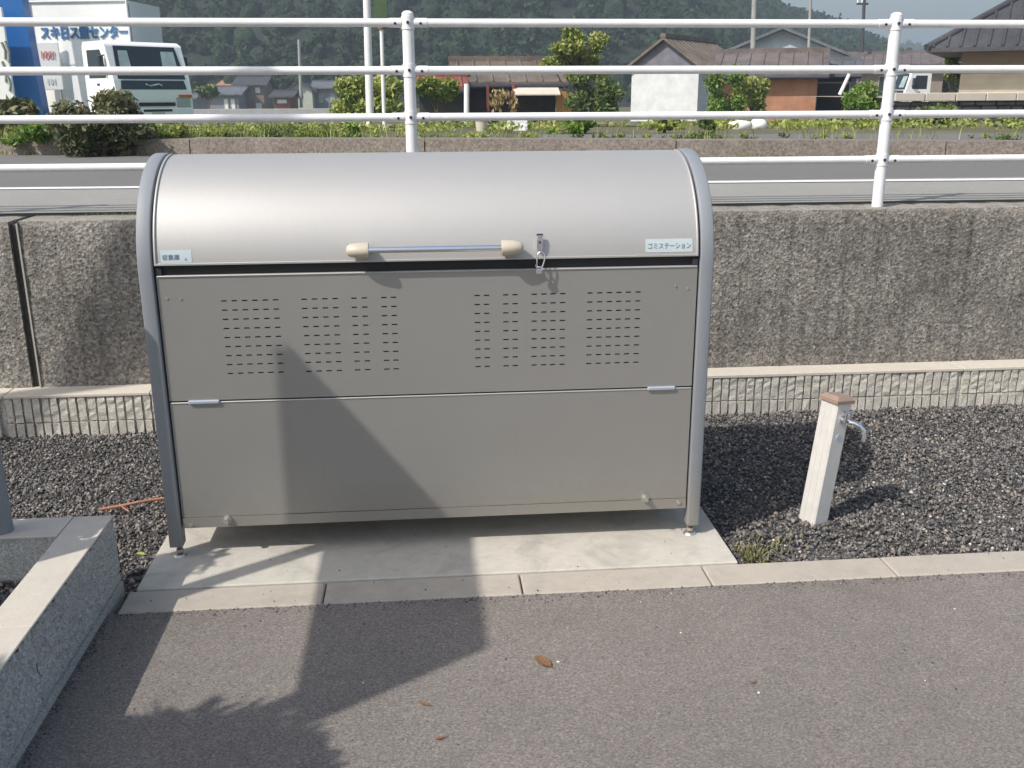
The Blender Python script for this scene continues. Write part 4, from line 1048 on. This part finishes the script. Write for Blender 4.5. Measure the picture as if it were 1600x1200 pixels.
# beige house at the right edge: hipped roof, turned so that only its front shows
yb_ = 20.5; w_ = 4.2; dp_ = 7.0; zb_ = Z(150, yb_, 1550); he = Z(74, yb_, 1500)-zb_; hr = he+2.1
th_ = empty('beige_house', (0, 0, zb_), 'beige sided house with dark sweeping hipped roof at the right edge', 'house', rz=R(-33))
anchor(th_, 1497, yb_, w_)
LL = dict(local=True); hm = Z(113, yb_, 1500)-zb_
MB().box(-w_, w_, 0, dp_, -.6, hm).build('wall', M['beige_siding'], th_, **LL)
MB().box(-w_-.01, w_+.01, -.012, dp_+.01, hm, he).build('upper_siding', M['brown_siding'], th_, **LL)
MB().box(-w_-.02, w_+.02, -.035, -.011, hm-.03, hm+.03).build('trim_board', M['brown_siding'], th_, **LL)
for k in range(8): MB().box(-w_-.004, w_+.004, -.010, -.002, .12+k*.14, .125+k*.14+.01).build('siding_lap', M['beige_siding'], th_, **LL)
ov = .75; ex, ey0, ey1 = w_+ov, -ov, dp_+ov; rx_ = 1.4; ry_ = dp_/2; th0 = .10
rf = MB(); ze_ = he-.12
rf.add([(-ex, ey0, ze_), (ex, ey0, ze_), (ex, ey1, ze_), (-ex, ey1, ze_), (-ex, ey0, ze_+th0), (ex, ey0, ze_+th0), (ex, ey1, ze_+th0), (-ex, ey1, ze_+th0), (-rx_, ry_, hr+.3), (rx_, ry_, hr+.3)],
       [(0, 1, 2, 3), (0, 1, 5, 4), (1, 2, 6, 5), (2, 3, 7, 6), (3, 0, 4, 7), (4, 5, 9, 8), (5, 6, 9), (6, 7, 8, 9), (7, 4, 8)])
rf_ = rf.build('roof', M['tile_dk'], th_, **LL)
for a_, b_ in (((-ex, ey0, ze_+th0), (-rx_, ry_, hr+.3)), ((ex, ey0, ze_+th0), (rx_, ry_, hr+.3)), ((-rx_, ry_, hr+.3), (rx_, ry_, hr+.3)), ((-ex, ey1, ze_+th0), (-rx_, ry_, hr+.3))):
    MB().tube([a_, b_], .09, 8).build('ridge_tiles', M['tile_dk'], rf_, **LL)
n_ = 34
for k in range(n_):
    xx_ = -ex+.15+(2*ex-.3)*k/(n_-1); tt = min(1, (ex-abs(xx_))/(ex-rx_))
    MB().tube([(xx_, ey0-.01, ze_+th0+.01), (xx_, ey0+(ry_-ey0)*tt, ze_+th0+.01+(hr+.3-ze_-th0)*tt)], .035, 5).build('tile_roll', M['tile_dk'], rf_, **LL)
for k in range(14):
    yy_ = ey0+.4+k*.55; tt = min(1, (yy_-ey0)/(ry_-ey0)) if yy_ < ry_ else min(1, (ey1-yy_)/(ey1-ry_))
    MB().tube([(-ex-.01, yy_, ze_+th0+.01), (-ex+(ex-rx_)*tt, yy_, ze_+th0+.01+(hr+.3-ze_-th0)*tt)], .035, 5).build('tile_roll', M['tile_dk'], rf_, **LL)
# brown roofed shed with awning, closed wall painted dark as the shade inside
t7, xm7, zb7, w7, ze7, zr7 = house('garden_shed', 'low open shed with brown roof, dark interior and beige awning', 722, 868, 26, 200, 131, 99, 3.6, 'shade_dark', 'tile_br', 'x', [], .3, 0, 'shed')
yy = 25.6; aw = MB(); aw.add([(X(802, yy), yy-.5, Z(147, yy)), (X(872, yy), yy-.5, Z(147, yy)), (X(872, yy), yy+.3, Z(131, yy)), (X(802, yy), yy+.3, Z(131, yy)), (X(802, yy), yy-.5, Z(149, yy)), (X(872, yy), yy-.5, Z(149, yy)), (X(872, yy), yy+.3, Z(133, yy)), (X(802, yy), yy+.3, Z(133, yy))],
    [(0, 1, 2, 3), (4, 5, 6, 7), (0, 1, 5, 4), (1, 2, 6, 5), (3, 0, 4, 7)]); aw.build('awning', M['awning_beige'], t7)
bxo = X(870, yy)
for i in range(4):
    a = X(869+8*i, yy); MB().box(a+.005, X(877+8*i, yy)-.005, yy-.05, yy+.0, Z(196, yy), Z(142+1.2*i, yy)).build('board', M['orange_board'], t7)
for px_ in (724, 760, 800): MB().box(X(px_, yy), X(px_+4, yy), yy-.1, yy, Z(200, yy), Z(132, yy)).build('post', M['red_shed'], t7)
# lean-to left of the shed, wall painted dark as shade under the bushes
t8, *_ = house('lean_to', 'dark red lean-to under the leafy bush left of the brown shed', 655, 722, 25, 202, 142, 126, 2.5, 'shade_dark', 'red_shed', 'x', [], .2, 0, 'shed')
# far village at left
def far_house(label, px0, px1, pyb, pye, pyr, y, wm, rm, ridge='x', wins=((.15, .35, .35, .75, 'glass_l'), (.6, .8, .35, .75, 'glass_l'))):
    return house('village_house', label, px0, px1, y, pyb, pye, pyr, 6, wm, rm, ridge, wins, .45, 0)
far_house('far grey house with long slate roof right of the truck', 312, 372, 176, 148, 138, 92, 'grey_wall', 'tile_gy', 'x', ((.05, .2, .2, .8, 'signwhite'), (.62, .72, .1, .75, 'signwhite'), (.8, .9, .1, .75, 'signwhite')))
far_house('far two storey house with dark roof and bright windows', 371, 412, 176, 133, 121, 96, 'brown_siding', 'tile_dk', 'x', ((.1, .28, .1, .35, 'signwhite'), (.68, .9, .1, .35, 'signwhite'), (.08, .25, .72, .92, 'signwhite'), (.7, .88, .72, .92, 'signwhite')))
far_house('far small house with orange red roof above the slate roof', 346, 372, 150, 134, 128, 108, 'brown_siding', 'terracotta_wall')
far_house('far low brown hut between the dark house and the cream gable', 428, 452, 170, 152, 144, 86, 'red_shed', 'tile_dk', 'x', ((.2, .8, .5, .8, 'signwhite'),))
far_house('far cream gable house behind the faint pole', 452, 488, 172, 140, 127, 94, 'cream_wall', 'tile_dk', 'y', ((.3, .55, .62, .85),))
far_house('far grey walled house left of the leafy bush', 492, 530, 172, 138, 129, 96, 'grey_wall', 'tile_gy')
far_house('far tall pale grey building half hidden by the leafy bush', 512, 560, 168, 122, 115, 118, 'far_concrete', 'tile_gy')
far_house('far pale shed just right of the truck', 288, 300, 178, 155, 150, 80, 'far_concrete', 'tile_gy')
# low far wall in front of the village
yy = 74; fw = MB().cbox(X(284, yy), X(560, yy), yy, yy+.3, -.1, Z(168, yy), .02).build('field_wall', M['far_concrete'], None, origin=(X(420, yy), yy, 0))
tag(fw, 'long low grey concrete wall in front of the far village houses', 'wall')
# bank on the right with a pale concrete coping
yy = 15.5
bank = empty('garden_wall', (X(1500, yy), yy, .8), 'dark stone garden wall with pale concrete coping below the beige house', 'wall')
xa, xb = X(1396, yy), X(1750, yy); xx = xa; zc_ = Z(158, yy, 1450); row = 0
MB().box(xa, xb, yy+.10, yy+.5, .6, zc_-.02).build('wall_core', M['stone_dark'], bank)
zz = .75
while zz < zc_-.06:
    xx = xa+(row % 2)*.12
    while xx < xb:
        l_ = random.uniform(.24, .42); h_ = random.uniform(.15, .18)
        MB().cbox(xx, min(xx+l_-.02, xb), yy+random.uniform(-.03, .03), yy+.14, zz, min(zz+h_, zc_-.01), .025).build('stone', M['stone_dark'], bank); xx += l_
    zz += .185; row += 1
xx = xa
while xx < xb:
    MB().cbox(xx, min(xx+.58, xb), yy-.08, yy+.45, zc_, zc_+.15, .01).build('coping_stone', M['cap'], bank); xx += .6
# raised yard behind the garden wall
mb = MB(); mb.add([(xa, yy+.45, zc_+.06), (xb+6, yy+.45, zc_+.06), (xb+6, 30, zc_+.06), (xa+3.5, 30, zc_+.06), (xa, yy+.45, .2), (xa+3.5, 30, 0)], [(0, 1, 2, 3)])
tag(mb.build('yard', M['dirt']), kind='structure')

# ================================================================== GARDEN THINGS BY THE SHED
def tub(label, px0, px1, py0, py1, y, mat, name='bucket', cat='bucket'):
    xa_, xb_ = X(px0, y), X(px1, y); z0_, z1_ = Z(py1, y), Z(py0, y); r_ = (xb_-xa_)/2; c_ = ((xa_+xb_)/2, y)
    t = empty(name, (c_[0], y, z0_), label, cat)
    MB().tube([(c_[0], y, z0_), (c_[0], y, z1_)], 0, 14, rads=[r_*.82, r_]).build('body', mat, t)
    MB().tube([(c_[0], y, z1_-.02), (c_[0], y, z1_+.02)], r_*1.06, 14).build('rim', mat, t)
    return t
tub('pale grey bucket in the weeds right of the white post', 742, 762, 186, 207, 9.6, M['cap'])
t = empty('plastic_crate', (X(808, 9.6), 9.6, .9), 'white plastic crate in front of the dark shed opening', 'crate')
xa_, xb_ = X(794, 9.6), X(824, 9.6); z0_, z1_ = Z(207, 9.6), Z(187, 9.6)
for i in range(3):
    a = z0_+(z1_-z0_)*i/3; MB().cbox(xa_, xb_, 9.59, 9.61, a+.01, a+(z1_-z0_)/3-.01, .004).build('slat', M['signwhite'], t)
for q in (xa_, xb_-.02): MB().box(q, q+.02, 9.595, 9.8, z0_, z1_).build('side', M['signwhite'], t)
MB().box(xa_+.02, xb_-.02, 9.78, 9.8, z0_, z1_).build('back', M['signwhite'], t)
def sack(label, px0, px1, py0, py1, y, seed):
    r = random.Random(seed); xa_, xb_ = X(px0, y), X(px1, y); z0_, z1_ = Z(py1, y), Z(py0, y)
    mb = MB(); cx_, cz_ = (xa_+xb_)/2, (z0_+z1_)/2; V = []
    for v in IV:
        p = Vector(v); f_ = 1+.18*mnoise.noise(p*2+Vector((seed, 0, 0))); sgn = lambda q: math.copysign(abs(q)**.7, q)
        V.append((cx_+sgn(p.x)*f_*(xb_-xa_)/2, y+sgn(p.y)*f_*.13, cz_+sgn(p.z)*f_*(z1_-z0_)/2))
    mb.add(V, [tuple(f) for f in IF], True)
    tag(mb.build('white_sack', M['signwhite'], None, origin=(cx_, y, z0_)), label, 'sack')
sack('white sack lying in the weeds left of the terracotta wall', 1142, 1176, 190, 208, 9.5, 1)
sack('smaller white sack leaning beside the larger one', 1177, 1200, 188, 207, 9.7, 2)
# straw bundles hanging on the shed
hay = empty('straw_bundle', (X(785, 25.2), 25.2, Z(176, 25.2)), 'yellow straw bundle hung to dry at the shed front', 'straw')
V_, F_, T_ = leafcloud([(X(775, 25.2), 25.2, Z(158, 25.2), .25, .12, .28), (X(790, 25.2), 25.2, Z(150, 25.2), .3, .1, .2), (X(803, 25.2), 25.2, Z(162, 25.2), .12, .1, .3)], 260, .09, 4, 2.); npmesh('stalks', V_, F_, M['straw'], T_, hay)

# ================================================================== PLANTS
S = pxshrub
S('dark_shrub', 'large dark olive spiky shrub across the road at left', 'shrub', 66, 232, 140, 250, 6.0, 8000, .032, M['leaf_d'], 11, 26, .42)
S('dark_shrub', 'dark brownish shrub cut by the left edge of the photo', 'shrub', -70, 62, 150, 200, 7.3, 3500, .04, M['leaf_d'], 12, 12, .5)
S('green_bush', 'small green bush at the low wall left of the dark shrub', 'bush', -10, 85, 186, 236, 6.3, 2400, .03, M['leaf_b'], 13, 10, .5)
S('green_bush', 'green bush in front of the truck bumper', 'bush', 184, 236, 172, 236, 6.5, 1900, .03, M['leaf_b'], 14, 7, .5)
S('green_bush', 'lighter green bush right of the truck front wheel', 'bush', 232, 290, 180, 240, 6.4, 1700, .03, M['leaf_y'], 15, 7, .5)
S('green_bush', 'bright green clump at the low wall left of the thick white pole', 'bush', 532, 566, 186, 222, 6.8, 900, .04, M['leaf_b'], 16, 6, .5)
S('leafy_bush', 'broad loose bush with pale leaves behind the two white poles', 'bush', 520, 640, 112, 200, 18, 5200, .06, M['leaf_y'], 17, 14, .36)
S('leafy_bush', 'leafy bush overhanging the dark lean-to right of the fence post', 'bush', 640, 724, 112, 166, 19, 3400, .06, M['leaf_y'], 18, 10, .4)
S('garden_tree', 'tall loose yellow green tree between the shed and the storehouse', 'tree', 846, 958, 36, 140, 20, 7500, .06, M['leaf_y'], 19, 26, .27)
S('garden_bush', 'mixed green bush under the yellow green tree', 'bush', 876, 970, 112, 204, 19.5, 4200, .06, M['leaf_g'], 20, 11, .42)
S('green_bush', 'low bright green bush at the road edge in front of the shed', 'bush', 850, 928, 184, 218, 7.4, 1700, .04, M['leaf_b'], 21, 9, .45)
S('green_bush', 'thin weedy clump on the low wall in front of the white storehouse', 'bush', 1020, 1060, 182, 210, 7.4, 500, .03, M['leaf_y'], 22, 5, .5)
S('garden_bush', 'dense green bush between storehouse and terracotta wall', 'bush', 1094, 1166, 104, 206, 24, 5000, .065, M['leaf_b'], 23, 11, .45)
S('garden_bush', 'lighter speckled bush covering the left of the terracotta wall', 'bush', 1146, 1210, 108, 206, 24.5, 3600, .06, M['leaf_y'], 24, 9, .42)
S('green_bush', 'upright weed clump growing over the low wall near the right lid corner', 'bush', 1090, 1124, 180, 238, 6.2, 900, .03, M['leaf_g'], 25, 6, .45)
S('round_bush', 'bright green round bush left of the right fence post', 'bush', 1308, 1388, 126, 212, 17, 5600, .055, M['leaf_b'], 26, 12, .48)
S('green_bush', 'low green hedge under the pale coping at the right', 'bush', 1400, 1520, 166, 204, 14.3, 2600, .07, M['leaf_g'], 27, 12, .42)
S('green_bush', 'dull green shrub at the foot of the garden wall by the right edge', 'bush', 1530, 1640, 180, 206, 14.4, 1400, .07, M['leaf_d'], 28, 9, .42)
S('golden_tree', 'golden green tree at the corner of the beige house', 'tree', 1470, 1500, 68, 140, 24, 900, .09, M['leaf_y'], 29, 8, .45)
S('golden_tree', 'golden green treetop showing above the dark roof at right', 'tree', 1524, 1568, 12, 60, 34, 700, .13, M['leaf_y'], 30, 7, .45)
S('garden_bush', 'yellowish bush beneath the far left village roof', 'bush', 305, 345, 126, 150, 76, 500, .28, M['leaf_g'], 31, 7, .45)
S('garden_bush', 'dark leafy tree behind the storehouse beside the farmhouse gable', 'tree', 1096, 1150, 78, 112, 44, 900, .16, M['leaf_g'], 32, 8, .45)
S('garden_bush', 'dark hedge behind the far pickup', 'bush', 1400, 1500, 104, 150, 55, 1200, .2, M['leaf_d'], 33, 9, .45)
# weeds along the low wall and field edge: low broken clumps, thicker on the left
def weedband(name, label, n_, xr, mat, h0, h1, seed, left):
    r_ = random.Random(seed); bl = []
    while len(bl) < n_:
        x_ = r_.uniform(*xr); q = 1.5*mnoise.noise(Vector((x_*1.1, seed, 0)))+(.2 if x_ < -.7 else left)
        if r_.random() > .5+q: continue
        y_ = yk(x_)+.36+abs(r_.gauss(0, .55 if x_ < -.7 else .25)); h = r_.uniform(h0, h1)*(1.15 if x_ < -.7 else .7)
        zb = max(.96, tz(x_, y_)); bl.append((x_, y_, zb+h*.45, h*r_.uniform(.4, 1.0), h*.5, h*.6))
    V, Fq, T = leafcloud(bl, 75*n_, .015, seed, -.9, .1); return tag(npmesh(name, V, Fq, mat, T), label, 'weeds', kind='stuff')
weedband('weeds', 'low green weeds growing behind the low brown wall', 170, (-6, 8), M['leaf_g'], .03, .12, 31, -.2)
weedband('weeds', 'yellow green weed clumps scattered behind the low brown wall', 130, (-6, 8), M['leaf_y'], .03, .12, 37, -.15)
sp = []
for _ in range(5000):
    x_ = rng.uniform(-6, 8)
    if rng.random() > .35+.8*mnoise.noise(Vector((x_*1.9, 2, 0)))+(.25 if x_ < -.7 else -.15): continue
    y_ = yk(x_)+.32+abs(rng.normal(0, .4)); sp.append((x_, y_, max(.95, tz(x_, y_))))
tag(blades('grass', sp, .13, .006, M['leaf_y'], 8, .7), 'thin rough grass behind the low brown wall', 'grass', kind='stuff')
bl = []
for _ in range(520):
    x_ = rng.uniform(-9, 12); y_ = rng.uniform(7.5, 15.5)
    if mnoise.noise(Vector((x_*.6, y_*.6, 5))) > -.1: bl.append((x_, y_, tz(x_, y_)+.04, rng.uniform(.1, .35), rng.uniform(.1, .3), rng.uniform(.04, .13)))
V, Fq, T = leafcloud(bl, 14000, .035, 9, -.8, .1); tag(npmesh('ground_cover', V, Fq, M['leaf_y'], T), 'yellowish ground cover on the bank beyond the road', 'plants', kind='stuff')
sp = []
for _ in range(700):
    x_ = rng.uniform(-6, 7)
    if mnoise.noise(Vector((x_*1.7, 8, 0))) > .0: sp.append((x_, yk(x_)-.01-abs(rng.normal(0, .02)), ZR-.005))
tag(blades('kerb_weeds', sp, .06, .008, M['leaf_y'], 10, .6), 'small weeds sprouting along the foot of the low wall', 'weeds', kind='stuff')

# path strip behind the low wall at the right
mb = MB(); mb.add([(1.0, yk(1.0)+.31, .985), (14, yk(14)+.31, .985), (14, yk(14)+2.9, .985), (1.0, yk(1)+1.5, .985)], [(0, 1, 2, 3)])
tag(mb.build('path', M['road']), kind='structure')

# ================================================================== HAZE
HAZE = .0016
mt = bpy.data.materials.new('haze'); mt.use_nodes = True; t = mt.node_tree
t.nodes.remove(t.nodes['Principled BSDF']); pv = t.nodes.new('ShaderNodeVolumePrincipled')
pv.inputs['Color'].default_value = (.74, .88, 1.0, 1); pv.inputs['Density'].default_value = HAZE; pv.inputs['Anisotropy'].default_value = .2
t.links.new(pv.outputs[0], t.nodes['Material Output'].inputs['Volume'])
mb = MB().box(-1700, 1700, -60, 5100, -2.2, 90); hz = mb.build('haze', mt); tag(hz, 'thin pale summer haze over the valley', 'haze', kind='stuff')
